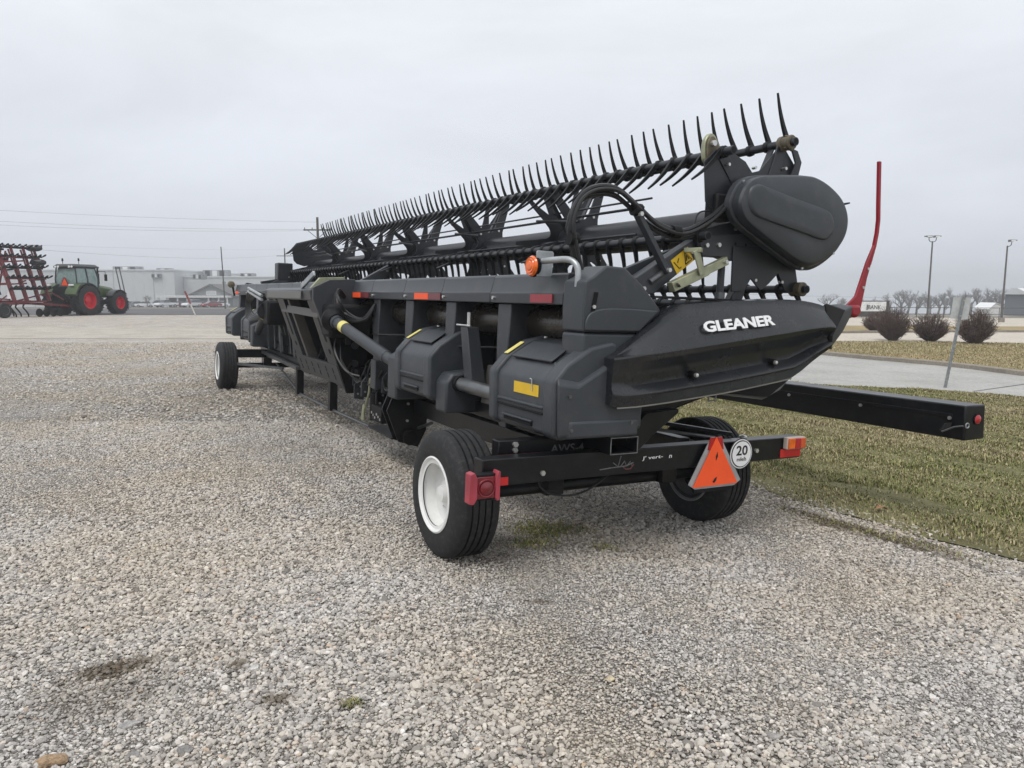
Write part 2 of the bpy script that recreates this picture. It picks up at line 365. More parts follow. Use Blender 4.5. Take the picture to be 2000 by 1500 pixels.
sheet('lawn', LAWN, .006, RES, M_LAWN)
sheet('driveway', [(-4, 30.01), (4.51, 18.91), (6.77, 16.21), (9.21, 15.66), (10.31, 14.79), (13.51, 10.61), (17.02, 4), (20.02, -2.6), (30, -2.6), (22, 6), (16.6, 13), (14.3, 17.4), (13.25, 19.08), (12.95, 20.65), (12.6, 21.63), (11.32, 23.36), (10.39, 25.03), (7.5, 29.5), (2, 38), (-6, 46), (-9.9, 34.1)], .012, RES, M_CONC)
KF = [(22, 6), (16.6, 13), (14.3, 17.4), (13.25, 19.08), (12.95, 20.65), (12.6, 21.63), (11.32, 23.36), (10.39, 25.03), (7.5, 29.5), (2, 38)]
sheet('lawn', [(30, -2)] + [(x + .03, y) for x, y in KF] + [(8, 32.2), (14.25, 32.3), (18.3, 33.1), (22.4, 32.5), (34, 31), (60, 28), (60, -2)], .03, RES, M_STRAW)
sheet('car_park', [(2, 38.2), (8, 32.3), (14.25, 32.4), (18.3, 33.2), (22.4, 32.6), (34, 31.1), (60, 28.1), (90, 36), (90, 45), (29, 42.2), (24, 41.4), (17.5, 39.2), (6, 42)], .02, RES, M_PARK)
sheet('lawn', [(6, 42.2), (17.5, 39.4), (24, 41.6), (29, 42.4), (90, 45.2), (90, 52), (34, 49), (20, 48), (6, 50)], .06, RES, M_STRAW)
sheet('car_park', [(6, 50.1), (20, 48.1), (34, 49.1), (90, 52.1), (110, 66), (4, 66)], .03, RES, M_PARK)
sheet('asphalt_road', [(-200, 50.75), (-16, 50.75), (-9, 52), (4, 66.1), (4, 69.5), (-200, 69.5)], .012, RES, M_ASPH)
sheet('concrete_apron', [(-60, 26.6), (-9.4, 25.9), (-12.9, 33.7), (-60, 33.7)], .008, RES, M_APRON)
sheet('car_park', [(-170, 150), (-20, 150), (-20, 215), (-170, 215)], .03, RES, M_ASPH)
def kerb(name, pts, w, h, label):
    mb = MB(); P = []
    for a, b in zip(pts[:-1], pts[1:]):
        k = max(1, int(math.dist(a, b) / .8))
        P += [(a[0] + (b[0] - a[0]) * i / k, a[1] + (b[1] - a[1]) * i / k) for i in range(k)]
    P.append(pts[-1]); secs = []
    for i, p in enumerate(P):
        q = P[min(i + 1, len(P) - 1)]; o = P[max(i - 1, 0)]; d = Vector((q[0] - o[0], q[1] - o[1])).normalized(); n = Vector((d.y, -d.x))
        z = gz(*p); prof = [(-w / 2, -.1), (-w / 2, h - .02), (-w / 2 + .03, h), (w / 2 - .02, h), (w / 2, h - .02), (w / 2, -.1)]
        secs.append([(p[0] + n.x * a, p[1] + n.y * a, z + b) for a, b in prof])
    o = mb.loft(secs).build(name, M_KERB); tag(o, None, None, kind='structure'); return o
sheet('expansion_joint', [(9.75, 15.55), (9.79, 15.53), (13.6, 18.3), (13.56, 18.33)], .0165, ([], []), mat('joint sealant', (.10, .10, .10), .8))
sheet('expansion_joint', [(4.9, 18.8), (4.94, 18.77), (9.4, 26.2), (9.36, 26.22)], .0165, ([], []), MATS['joint sealant'])
kerb('kerb', KF[:-1], .22, .14, '')
kerb('kerb', [(6, 42.1), (17.5, 39.3), (24, 41.5), (29, 42.3), (90, 45.1)], .2, .15, '')

# ---------------------------------------------------------------- loose gravel (instanced stones)
def wave(x, y, f, p=0): return np.sin(x * f + p) * np.cos(y * f * 1.3 + p * 2) + .6 * np.sin(x * f * 2.7 + y * f * 1.9 + p)
def pip(x, y, poly):
    ins = np.zeros(len(x), bool); n = len(poly)
    for i in range(n):
        (x1, y1), (x2, y2) = poly[i], poly[(i + 1) % n]
        if y1 == y2: continue
        c = ((y1 > y) != (y2 > y)) & (x < (x2 - x1) * (y - y1) / (y2 - y1) + x1); ins ^= c
    return ins
GPOLY = EDGE + [(-60, 50.6), (-90, 30), (-60, -3)]
def scatter(n, y0, y1, half=.78, x0=None):
    y = np.sqrt(RNG.uniform(y0 * y0, y1 * y1, n)); x = RNG.uniform(-1, 1, n) * (half * y + .4); return x, y
xs, ys, ss = [], [], []
for n, a, b, lo, hi in ((112000, 1.9, 5.2, .0050, .0122), (165000, 5.2, 9.5, .0060, .0126), (150000, 9.5, 24, .009, .018)):
    x, y = scatter(n, a, b); xs.append(x); ys.append(y); s = lo + (hi - lo) * RNG.random(n) ** 1.6; s[RNG.random(n) < .012] *= 1.75; ss.append(s)
x = np.concatenate(xs); y = np.concatenate(ys); s = np.concatenate(ss)
trk = np.abs(np.abs(x + .16 * y - 1.9 + .25 * np.sin(y * .5)) - .85); s *= 1 - .34 * np.exp(-(trk / .22) ** 2)
s *= 1 - .32 * np.clip(wave(x, y, .8, 1.0) + .2 * wave(x, y, 3.3, .3), 0, 1)
k = pip(x + RNG.normal(0, .10, len(x)) - .14 * wave(x, y, 4.3), y, GPOLY) | ((RNG.random(len(x)) < .05) & pip(x - .25, y, GPOLY)); x, y, s = x[k], y[k], s[k]
me = bpy.data.meshes.new('gravel'); me.vertices.add(len(x))
me.vertices.foreach_set('co', np.stack([x, y, g(x, y) + s * RNG.uniform(.1, .85, len(x))], 1).ravel())
at = me.attributes.new('sz', 'FLOAT_VECTOR', 'POINT')
sv = np.stack([s * RNG.uniform(.85, 1.5, len(x)), s * RNG.uniform(.7, 1.15, len(x)), s * RNG.uniform(.5, .9, len(x))], 1); at.data.foreach_set('vector', sv.ravel())
gravel = bpy.data.objects.new('gravel', me); COL.objects.link(gravel); tag(gravel, 'loose pale crushed stone covering the lot', 'gravel', kind='stuff')
ng = bpy.data.node_groups.new('scatter_stones', 'GeometryNodeTree')
ng.interface.new_socket('Geometry', in_out='INPUT', socket_type='NodeSocketGeometry'); ng.interface.new_socket('Geometry', in_out='OUTPUT', socket_type='NodeSocketGeometry')
gi = ng.nodes.new('NodeGroupInput'); go = ng.nodes.new('NodeGroupOutput'); iop = ng.nodes.new('GeometryNodeInstanceOnPoints'); jn = ng.nodes.new('GeometryNodeJoinGeometry')
for i in range(5):
    ico = ng.nodes.new('GeometryNodeMeshIcoSphere'); ico.inputs['Subdivisions'].default_value = 2
    sp = ng.nodes.new('GeometryNodeSetPosition'); nn = ng.nodes.new('ShaderNodeTexNoise'); nn.noise_dimensions = '4D'
    nn.inputs['W'].default_value = i * 7.3; nn.inputs['Scale'].default_value = .9; nn.inputs['Detail'].default_value = 1.0
    sb = ng.nodes.new('ShaderNodeVectorMath'); sb.operation = 'SUBTRACT'; sb.inputs[1].default_value = (.5, .5, .5)
    sm = ng.nodes.new('ShaderNodeVectorMath'); sm.operation = 'SCALE'; sm.inputs['Scale'].default_value = 1.25
    ng.links.new(nn.outputs['Color'], sb.inputs[0]); ng.links.new(sb.outputs[0], sm.inputs[0]); ng.links.new(sm.outputs[0], sp.inputs['Offset'])
    ng.links.new(ico.outputs['Mesh'], sp.inputs['Geometry'])
    smn = ng.nodes.new('GeometryNodeSetMaterial'); smn.inputs['Material'].default_value = M_STONE; ng.links.new(sp.outputs[0], smn.inputs[0])
    g2 = ng.nodes.new('GeometryNodeGeometryToInstance'); ng.links.new(smn.outputs[0], g2.inputs[0]); ng.links.new(g2.outputs[0], jn.inputs[0])
na = ng.nodes.new('GeometryNodeInputNamedAttribute'); na.data_type = 'FLOAT_VECTOR'; na.inputs['Name'].default_value = 'sz'
rv = ng.nodes.new('FunctionNodeRandomValue'); rv.data_type = 'FLOAT_VECTOR'; rv.inputs[0].default_value = (-.45, -.45, 0); rv.inputs[1].default_value = (.45, .45, 6.28)
ng.links.new(gi.outputs[0], iop.inputs['Points']); ng.links.new(jn.outputs[0], iop.inputs['Instance']); iop.inputs['Pick Instance'].default_value = True
ng.links.new(rv.outputs[0], iop.inputs['Rotation']); ng.links.new(na.outputs[0], iop.inputs['Scale']); ng.links.new(iop.outputs[0], go.inputs[0])
gm = gravel.modifiers.new('stones', 'NODES'); gm.node_group = ng
me.materials.append(M_STONE)

# single larger rocks
def rock(loc, r, col, label, seed, squash=(1.2, .9, .55), rz=0):
    rd = random.Random(seed); bm = bmesh.new(); bmesh.ops.create_icosphere(bm, subdivisions=3, radius=1)
    dirs = [(Vector((rd.gauss(0, 1), rd.gauss(0, 1), rd.gauss(0, 1))).normalized(), rd.uniform(.50, .86)) for _ in range(14)]
    for v in bm.verts:
        for d, h in dirs:
            e = v.co.dot(d) - h
            if e > 0: v.co -= d * e * .95
        v.co = Vector((v.co.x * squash[0], v.co.y * squash[1], v.co.z * squash[2])) * r
    me = bpy.data.meshes.new('rock'); bm.to_mesh(me); bm.free()
    o = link('rock', me, mat('rock ' + label, col, .85, var=.35, scale=45, bump=.9, bscale=120), None, smooth=22)
    o.location = (loc[0], loc[1], gz(*loc) + r * squash[2] * .35); o.rotation_euler = (rd.uniform(-.2, .2), rd.uniform(-.2, .2), rz); tag(o, label, 'rock'); return o
rock((-1.66, 2.49), .052, (.36, .25, .155), 'tan orange rock at the bottom left corner of the gravel', 1, rz=.2)
rock((-1.21, 2.56), .030, (.24, .23, .22), 'dark grey angular rock near the bottom edge of the gravel', 2)
rock((-1.38, 2.53), .028, (.28, .27, .255), 'flat grey rock between the tan rock and the angular one', 3)
rock((-1.17, 3.16), .030, (.50, .49, .46), 'pale rounded rock in the left foreground gravel', 4)
rock((-1.50, 2.72), .042, (.34, .325, .31), 'long grey flat rock lying left of the weed tuft', 5, squash=(1.5, .6, .4), rz=.3)
rock((-.98, 3.02), .038, (.47, .45, .42), 'long pale rock lying behind the foreground weed tuft', 6, squash=(1.5, .5, .4), rz=-.2)
rock((.43, 3.07), .026, (.50, .42, .29), 'small yellowish rock in the middle of the foreground gravel', 7)
rock((1.00, 2.66), .030, (.33, .31, .29), 'small grey rounded rock in the right foreground gravel', 8)

# ---------------------------------------------------------------- grass
def m_blade(name):
    m = bpy.data.materials.new(name); m.use_nodes = True; t = m.node_tree; b = t.nodes['Principled BSDF']
    b.inputs['Roughness'].default_value = .7; b.inputs['Specular IOR Level'].default_value = .2
    a = N(t, 'ShaderNodeAttribute', attribute_name='tint'); t.links.new(a.outputs['Color'], b.inputs['Base Color'])
    return m
M_BLADE = m_blade('grass blade')
def blades(name, x, y, h, label, green, zoff=0.0, spread=.9, lw=.0035):
    n = len(x); z = g(x, y) + zoff
    az = RNG.uniform(0, 6.283, n); le = RNG.uniform(.25, spread, n) * h; w = lw * RNG.uniform(.6, 1.3, n) * (1 + np.hypot(x, y) * .06)
    dx, dy = np.cos(az), np.sin(az); px, py = -dy, dx
    base = np.stack([x, y, z], 1); wv = np.stack([px * w, py * w, 0 * w], 1)
    mid = base + np.stack([dx * le * .35, dy * le * .35, h * .6], 1); tip = base + np.stack([dx * le, dy * le, h * RNG.uniform(.6, 1, n)], 1)
    V = np.stack([base - wv, base + wv, mid + wv * .8, mid - wv * .8, tip], 1).reshape(-1, 3)
    i = np.arange(n) * 5; T = np.stack([i, i + 1, i + 2, i, i + 2, i + 3, i + 3, i + 2, i + 4], 1).reshape(-1, 3)
    me = bpy.data.meshes.new(name); me.vertices.add(len(V)); me.vertices.foreach_set('co', V.ravel()); me.loops.add(T.size); me.loops.foreach_set('vertex_index', T.ravel())
    me.polygons.add(len(T)); me.polygons.foreach_set('loop_start', np.arange(len(T)) * 3); me.update(calc_edges=True)
    straw = np.array([[.40, .345, .20], [.28, .23, .13], [.50, .43, .26], [.20, .165, .095]]); gr = np.array([[.18, .20, .065], [.24, .25, .09], [.12, .15, .045], [.30, .29, .12]])
    k = RNG.integers(0, 4, n); isg = RNG.random(n) < green; c = np.where(isg[:, None], gr[k], straw[k]) * RNG.uniform(.75, 1.2, (n, 1))
    ca = me.color_attributes.new('tint', 'FLOAT_COLOR', 'POINT'); cc = np.ones((n, 5, 4)); cc[:, :, :3] = c[:, None, :]; ca.data.foreach_set('color', cc.ravel())
    o = link(name, me, M_BLADE, None, smooth=0); tag(o, label, 'grass', kind='stuff'); return o
n = 420000; y = np.sqrt(RNG.uniform(3.2 ** 2, 17 ** 2, n)); x = RNG.uniform(-.1, .82, n) * y
keep = pip(x + RNG.normal(0, .13, n) + .14 * wave(x, y, 4.3), y, LAWN); x, y = x[keep], y[keep]
gf = np.clip(.50 + .32 * wave(x, y, .9, .4) - .02 * (y - 5), .05, .8)
bare = wave(x, y, 1.7, 2.1) > 1.12
edge_d = np.min([np.hypot(x - a, y - b) for a, b in [(EDGE[i][0] + (EDGE[i + 1][0] - EDGE[i][0]) * q, EDGE[i][1] + (EDGE[i + 1][1] - EDGE[i][1]) * q) for i in range(3, 12) for q in (0, .33, .66)]], axis=0)
thin = (bare & (RNG.random(len(x)) < .75)) | ((edge_d < .38) & (RNG.random(len(x)) < .80 - edge_d * 1.6))
x, y, gf = x[~thin], y[~thin], gf[~thin]
blades('grass', x, y, RNG.uniform(.012, .046, len(x)) * (1 + .45 * np.clip(wave(x, y, 3.1), -1, 1.3)), 'short winter grass on the lawn beside the gravel', gf)
n = 90000; y = np.sqrt(RNG.uniform(17 ** 2, 36 ** 2, n)); x = RNG.uniform(.25, .85, n) * y
keep = pip(x, y, [(30, -2)] + [(a + .1, b) for a, b in KF] + [(8, 32.2), (14.25, 32.3), (18.3, 33.1), (22.4, 32.5), (34, 31), (60, 28), (60, -2)]); x, y = x[keep], y[keep]
blades('grass', x, y, RNG.uniform(.03, .08, len(x)), 'straw coloured winter grass beyond the driveway', np.clip(.12 + .1 * wave(x, y, .5), 0, .5), .02)
for i, (cx, cy, r, n, lab) in enumerate(((.26, 5.23, .26, 1600, 'low weed patch on the gravel under the rear of the trailer'), (-.66, 2.87, .035, 160, 'small green weed tuft in the foreground gravel'),
                                       (2.75, 5.40, .5, 1100, 'strip of weeds and soil between gravel and lawn'), (.14, 4.90, .14, 420, 'weed tuft on gravel just right of the near left tyre'), (.62, 4.86, .09, 200, 'small weed tuft midway between the two near tyres'))):
    if i == 2:
        tt = RNG.normal(0, .55, n); x = cx + .517 * -tt + RNG.normal(0, .06, n); y = cy + .856 * tt * .75 + RNG.normal(0, .06, n)
    else: x = cx + RNG.normal(0, r * .55, n); y = cy + RNG.normal(0, r * .45, n)
    blades('weeds', x, y, RNG.uniform(.008, .030, n), lab, .42 if i == 2 else .7)
lf = MB(); P = [(0, 0), (.03, .022), (.05, .012), (.07, .035), (.09, .018), (.12, .03), (.15, 0), (.12, -.028), (.095, -.016), (.07, -.034), (.05, -.012), (.03, -.020)]
lf.loft([[(a, b, .012 + .25 * abs(b) + .02 * math.sin(a * 25) + t) for a, b in P] for t in (0, .001)])
lo_ = lf.build('dead_leaf', mat('dry leaf', (.30, .15, .075), .7, var=.25, scale=30)); lo_.location = (3.02, 5.98, gz(3.02, 5.98) + .03); lo_.rotation_euler = (.15, .1, .6); tag(lo_, 'single dry brown leaf lying at the edge of the lawn', 'leaf')
# ================================================================ the header transport trailer
ROT = (0, .045, TH); ORG = (OX, OY, 0)      # local x = across (to the front of the header), y = along it (away), z = up
TR = empty('header_trailer', 'black four wheeled header trailer with white rims standing on gravel', 'trailer', ORG, ROT)
RT = .408
def wheel(x, y, face, name='wheel'):
    """tyre with ribbed tread; face = -1 dish looks to -x"""
    hw = .148; prof = [(.20, -hw + .02), (.245, -hw + .005), (.30, -hw), (.36, -hw + .005), (.395, -hw + .025), (.408, -hw + .045)]
    t = -hw + .045
    for i in range(5):
        wdt = (2 * (hw - .045) - 4 * .010) / 5
        prof += [(RT, t + .002), (RT, t + wdt - .002)]
        if i < 4: prof += [(RT - .016, t + wdt), (RT - .016, t + wdt + .010)]
        t += wdt + .010
    prof += [(.408, hw - .045), (.395, hw - .025), (.36, hw - .005), (.30, hw), (.245, hw - .005), (.20, hw - .02)]
    ty = MB().lathe(prof, (0, 0, 0), 'x', 64, cap=False).build(name, RUB, TR, smooth=40); ty.location = (x, y, RT - .012)
    # faint sidewall rings
    d = face; rp = [(.20, d * .135), (.242, d * .140), (.246, d * .147), (.236, d * .152), (.222, d * .140), (.214, d * .10), (.205, d * .045), (.15, d * .035), (.09, d * .035), (.085, d * .06), (.055, d * .065), (.05, d * .10), (.001, d * .105)]
    MB().lathe(rp, (0, 0, 0), 'x', 48, cap=False).build('rim', WHITE, ty, smooth=30)
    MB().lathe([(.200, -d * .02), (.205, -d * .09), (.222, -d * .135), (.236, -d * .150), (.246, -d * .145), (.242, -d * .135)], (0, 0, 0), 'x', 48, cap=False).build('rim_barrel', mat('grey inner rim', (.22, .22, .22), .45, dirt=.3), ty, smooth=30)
    MB().lathe([(.12, d * .0), (.12, -d * .1), (.06, -d * .14), (.06, -d * .2)], (0, 0, 0), 'x', 24).build('hub', BLACK, ty)
    for k in range(6):
        a = k * math.pi / 3; MB().lathe([(.010, d * .03), (.010, d * .052)], (0, .115 * math.cos(a), .115 * math.sin(a)), 'x', 6).build('lug_nut', WHITE, ty, smooth=0)
    return ty
wheel(-.045, .075, -1); wheel(2.11, .085, 1); wheel(-.06, 9.4, -1); wheel(2.1, 9.4, 1)
MB().tube([(.12, 0, .40), (2.04, 0, .40)], .045, 12).build('axle', BLACK, TR)
MB().tube([(.1, 9.4, .40), (1.98, 9.4, .40)], .045, 12).build('axle', BLACK, TR)
for xx in (.62, 1.62):
    MB().box(xx - .05, xx + .05, -.235, 9.7, .56, .72).build('rail', BLACK, TR, bevel=.008)
    MB().box(xx - .045, xx + .045, -.424, -.236, .58, .675).build('bumper_mount', BLACK, TR, bevel=.005)
    MB().box(xx - .07, xx + .07, -.10, .10, .36, .555).build('axle_mount', BLACK, TR, bevel=.006)
    MB().box(xx - .07, xx + .07, 9.3, 9.5, .36, .555).build('axle_mount', BLACK, TR, bevel=.006)
# steering side frame and drawbar at the far end
MB().bar((.05, 9.25, .62), (2.05, 9.25, .62), .12, .14).build('front_bolster', BLACK, TR, bevel=.008)
MB().bar((.05, 9.05, .46), (.62, 8.1, .46), .05, .04).build('steering_rod', STEEL, TR)
MB().prism([(.6, 9.8), (1.64, 9.8), (1.2, 12.2), (1.04, 12.2)], .52, .62, 'z').build('drawbar', BLACK, TR, bevel=.01)
MB().bar((.5, 9.1, .66), (.5, 6.6, .60), .06, .05).build('link_rod', STEEL, TR)
# truss rod with struts under the left rail
MB().tube([(.62, 8.6, .5), (.60, 6.9, .20), (.60, 5.15, .20), (.62, 3.0, .22), (.62, 2.0, .52)], .016, 8).build('truss_rod', STEEL, TR)
for yy in (6.9, 5.15):
    MB().box(.55, .65, yy - .05, yy + .05, .19, .56).build('truss_strut', BLACK, TR, bevel=.005)
# folded steel saddle plates that carry the header
for yy in (2.35,):
    MB().prism([(.30, .60), (.42, .30), (.62, .24), (.70, .40), (.72, .80), (.40, .84)], yy - .035, yy - .02).build('saddle_plate', BLACK, TR, bevel=.003)
    MB().prism([(.30, .60), (.42, .30), (.62, .24), (.70, .40), (.72, .80), (.40, .84)], yy + .10, yy + .115).build('saddle_plate', BLACK, TR, bevel=.003)
    MB().lathe([(.07, -.09), (.07, .14)], (.52, yy, .34), 'y', 20).build('saddle_roller', DARK, TR)
    MB().prism([(.40, yy + .1), (.72, yy + .1), (.72, yy + .85), (.42, yy + .85)], .30, .315, 'z').build('saddle_shelf', BLACK, TR)
    for bz in (.66, .50, .38): MB().lathe([(.013, -.056), (.013, -.036)], (.50 + .04 * (bz - .5), yy, bz), 'y', 6).build('bolt', BOLT, TR, smooth=0)
    MB().box(.56, .72, yy - .06, yy + .10, .72, .86).build('saddle_block', BLACK, TR, bevel=.006)
for yy in (.75, 3.4, 6.1, 8.6):
    MB().box(.668, 1.572, yy - .05, yy + .05, .58, .70).build('cross_member', BLACK, TR, bevel=.005)
# rear cross beam with lamps
MB().box(-.16, 2.485, -.53, -.425, .580, .738).build('bumper_beam', BLACK, TR, bevel=.006)
CB = MB().box(.05, 1.02, -.33, -.24, .685, .80).build('cross_beam', BLACK, TR, bevel=.006)
text('lettering', 'AWS-4', LETG, CB, (.42, -.3325, .705), (1, 0, .0), (0, 0, 1), .25, .052, .0022, .01)
MB().box(.04, .36, -.335, -.331, .700, .716).build('reflector', REDD, TR)
for xx, zz in ((.24, .635), (2.02, .66)): MB().lathe([(.016, -.546), (.016, -.53)], (xx, 0, zz), 'y', 6).build('bolt', BOLT, TR, smooth=0)
MB().lathe([(.018, -.35), (.018, -.33)], (.16, 0, .775), 'y', 6).build('bolt', BOLT, TR, smooth=0)
MB().lathe([(.016, -.35), (.016, -.33)], (.16, 0, .740), 'y', 6).build('bolt', BOLT, TR, smooth=0)
# left tail lamp: box housing, faded rim, round red lens
LT = MB().box(-.22, -.02, -.60, -.5355, .545, .715).build('tail_lamp', DARK, TR, bevel=.006)
MB().prism([(-.235, .535), (-.235, .725), (-.205, .735), (-.185, .695), (-.185, .565), (-.205, .53)], -.625, -.56).build('lamp_housing', PINK, LT, bevel=.004)
MB().prism([(-.028, .545), (-.028, .73), (-.045, .735), (-.06, .69), (-.06, .565), (-.045, .54)], -.62, -.56).build('lamp_housing', PINK, LT, bevel=.004)
MB().box(-.184, -.062, -.612, -.60, .56, .70).build('lens', mat('deep red lens', (.16, .008, .014), .2, coat=.5), LT, bevel=.004)
MB().lathe([(.001, -.630), (.02, -.628), (.042, -.619), (.046, -.61)], (-.12, 0, .628), 'y', 24, cap=False).build('lens', mat('deep red lens', (.16, .008, .014), .2), LT)
MB().lathe([(.05, -.617), (.055, -.62), (.06, -.612)], (-.12, 0, .628), 'y', 24, cap=False).build('lens_ring', mat('dark red plastic', (.2, .01, .02), .4), LT)
LT.location = (-.062, 0, .045); LT.scale = (.93, 1, .88)
MB().box(-.08, .008, -.5365, -.532, .583, .630).build('reflector', REDR, TR)
# right tail lamp: amber and red strip, tape below
RL = MB().box(2.375, 2.565, -.575, -.535, .645, .732).build('tail_lamp', mat('pale lamp body', (.5, .42, .36), .4), TR, bevel=.006); RL.location = (-.085, 0, .012)
MB().box(2.382, 2.448, -.587, -.575, .651, .726).build('lens', AMBER, RL, bevel=.004)
MB().box(2.450, 2.505, -.589, -.575, .651, .726).build('lens', REDL, RL, bevel=.004)
MB().box(2.507, 2.558, -.587, -.575, .651, .726).build('lens', mat('orange red lens', (.62, .10, .03), .2, coat=.4), RL, bevel=.004)
MB().box(2.27, 2.483, -.5365, -.532, .592, .652).build('reflector', REDR, TR)
MB().lathe([(.012, 0), (.03, .012), (.03, .02), (.012, .03)], (1.95, -.47, .735), 'z', 12).build('cap_nut', BOLT, TR)
# slow vehicle triangle
sv_o = MB().prism([(1.37, .472), (1.43, .437), (1.79, .437), (1.85, .472), (1.635, .782), (1.545, .782)], -.566, -.560).build('warning_triangle', GREYM, TR)
MB().prism([(1.52, .70), (1.535, .785), (1.645, .785), (1.665, .70)], -.571, -.5665).build('red_border', REDL, sv_o)
MB().prism([(1.402, .452), (1.812, .456), (1.588, .787)], -.576, -.572).build('orange_face', ORNG, sv_o)
MB().prism([(1.43, .41), (1.78, .41), (1.785, .435), (1.425, .435)], -.560, -.545).build('mount_bar', DARK, sv_o)
MB().prism([(1.594, .625), (1.608, .655), (1.604, .685), (1.590, .655)], -.5785, -.5765).build('scuff_mark', INK, sv_o)
MB().prism([(1.575, .48), (1.595, .505), (1.613, .512), (1.606, .488), (1.59, .472)], -.5785, -.5765).build('scuff_mark', INK, sv_o)
SP = MB().lathe([(.108, 0), (.108, .004)], (1.837, -.566, .655), 'y', 48).build('speed_disc', INK, TR)
MB().lathe([(.103, 0), (.103, .002)], (1.837, -.5685, .655), 'y', 48).build('disc_border', LETW, SP)
MB().lathe([(.095, 0), (.095, .002)], (1.837, -.571, .655), 'y', 48).build('disc_ring', INK, SP)
MB().lathe([(.088, 0), (.088, .002)], (1.837, -.5735, .655), 'y', 48).build('disc_face', LETW, SP)
text('numeral', '20', INK, SP, (1.837 - .054, -.574, .645), (1, 0, 0), (0, 0, 1), .108, .070, .001, .02)
text('lettering', 'mile/h', INK, SP, (1.837 - .044, -.574, .605), (1, 0, 0), (0, 0, 1), .088, .028, .001, .008)
text('lettering', "J' vert-", LETW, TR, (.99, -.5325, .655), (1, 0, .02), (.12, 0, 1), .17, .030, .0018, .004)
text('lettering', 'n', LETW, TR, (1.215, -.5325, .660), (1, 0, .02), (.12, 0, 1), .022, .020, .0018, .004)
mb = MB()
for pts in ([(.66, .622), (.74, .628), (.86, .632), (.92, .650)], [(.76, .66), (.80, .632), (.82, .70)], [(.82, .632), (.85, .665), (.865, .632)], [(.87, .632), (.895, .66), (.91, .632)]):
    mb.tube([(a, -.532, b) for a, b in pts], .0035, 6)
mb.build('emblem', LETG, TR)
MB().tube([(a, -.532, b) for a, b in ((.84, .625), (.87, .610), (.90, .612), (.925, .640))], .004, 6).build('emblem', REDD, TR)
MB().tube(catmull([(.30, -.40, .56), (.31, -.42, .51), (.38, -.44, .470), (.52, -.45, .455), (.64, -.45, .48), (.75, -.45, .54), (.80, -.45, .57)], 6), .007, 8).build('cable', HOSE, TR)
MB().box(.33, .45, -.46, -.38, .50, .574).build('junction_box', DARK, TR, bevel=.01)
# open rectangular receiver tube under the end of the header
mb = MB(); a0, a1, b0, b1, w = .665, .875, .732, .838, .010
for r in ((a0, a1, b0, b0 + w), (a0, a1, b1 - w, b1), (a0, a0 + w, b0 + w, b1 - w), (a1 - w, a1, b0 + w, b1 - w)): mb.box(r[0], r[1], -.62, .2, r[2], r[3])
mb.build('receiver_tube', BLACK, TR)
mb = MB(); w = .0015
for r in ((a0, a1, b0, b0 + .004), (a0, a1, b1 - .004, b1), (a0, a0 + .004, b0 + .004, b1 - .004), (a1 - .004, a1, b0 + .004, b1 - .004)): mb.box(r[0], r[1], -.623, -.6205, r[2], r[3])
mb.build('receiver_rim', LETG, TR)
MB().prism([(.85, .842), (.98, .97), (1.25, .99), (1.25, .96), (1.04, .82), (.94, .735), (.878, .735)], -.56, -.52).build('receiver_arm', BLACK, TR, bevel=.006)
MB().bar((1.05, .55, .86), (1.95, -.36, .752), .028, .028).build('brace', BLACK, TR)
MB().tube([(1.10, .2, .80), (1.75, -.40, .745)], .012, 8).build('brace', STEEL, TR)
# jack with bent crank beside the left rail
JK = MB().lathe([(.05, -.12), (.05, .16)], (.47, 3.15, .50), 'z', 16).build('jack', DARK, TR)
MB().tube([(.44, 3.42, .36), (.44, 3.38, .46), (.44, 3.24, .66), (.44, 3.22, .80), (.44, 3.18, .81), (.44, 3.10, .80)], .014, 8).build('crank_handle', OLIVE, JK)
MB().prism([(3.36, .34), (3.46, .34), (3.40, .50), (3.37, .52)], .42, .435, 'x').build('crank_bracket', OLIVE, JK, bevel=.004)
MB().box(.40, .56, 2.75, 3.05, .40, .56).build('jack_clamp', DARK, TR, bevel=.01)
for i in range(6): MB().lathe([(.014, 0), (.014, .02)], (.395, 2.78 + i * .05, .44 + .02 * (i % 3)), 'x', 6).build('bolt', BOLT, TR, smooth=0)

# ================================================================ the draper header
HD = empty('draper_header', 'long charcoal draper header with toothed reel loaded on the black trailer', 'crop header', ORG, ROT)
U0, U1 = -.34, 11.72
# rear beam in pressed panels with reflectors
seams = [U0, .624, 1.50, 2.367, 3.289, 4.2, 5.1, 6.0, 6.9, 7.8, 8.7, 9.6, 10.5, 11.3, U1]
BP = [(.455, 1.63), (.452, 1.70), (.462, 1.712), (.487, 1.815), (.505, 1.83), (.62, 1.83), (.62, 1.63)]
for a, b in zip(seams[:-1], seams[1:]):
    pn = MB().prism(BP, a + .003, b - .003).build('beam_panel', FRAME, HD, bevel=.006)
    for yy in (b - .06,): MB().lathe([(.014, -.012), (.014, .003)], (.452, yy, 1.666), 'x', 6).build('bolt', BOLT, pn, smooth=0)
for a, b, m_, n_ in ((3.60, 3.88, ORNG, 'reflector'), (3.33, 3.60, REDD, 'reflector'), (1.75, 2.07, ORNG, 'reflector'), (1.49, 1.75, REDD, 'reflector'), (-.235, .04, mat('red reflector', (.30, .03, .04), .3), 'reflector'), (11.3, 11.62, ORNG, 'reflector'), (7.4, 7.7, ORNG, 'reflector')):
    MB().box(.442, .4495, a + .004, b - .004, 1.640, 1.694).build(n_, m_, HD)
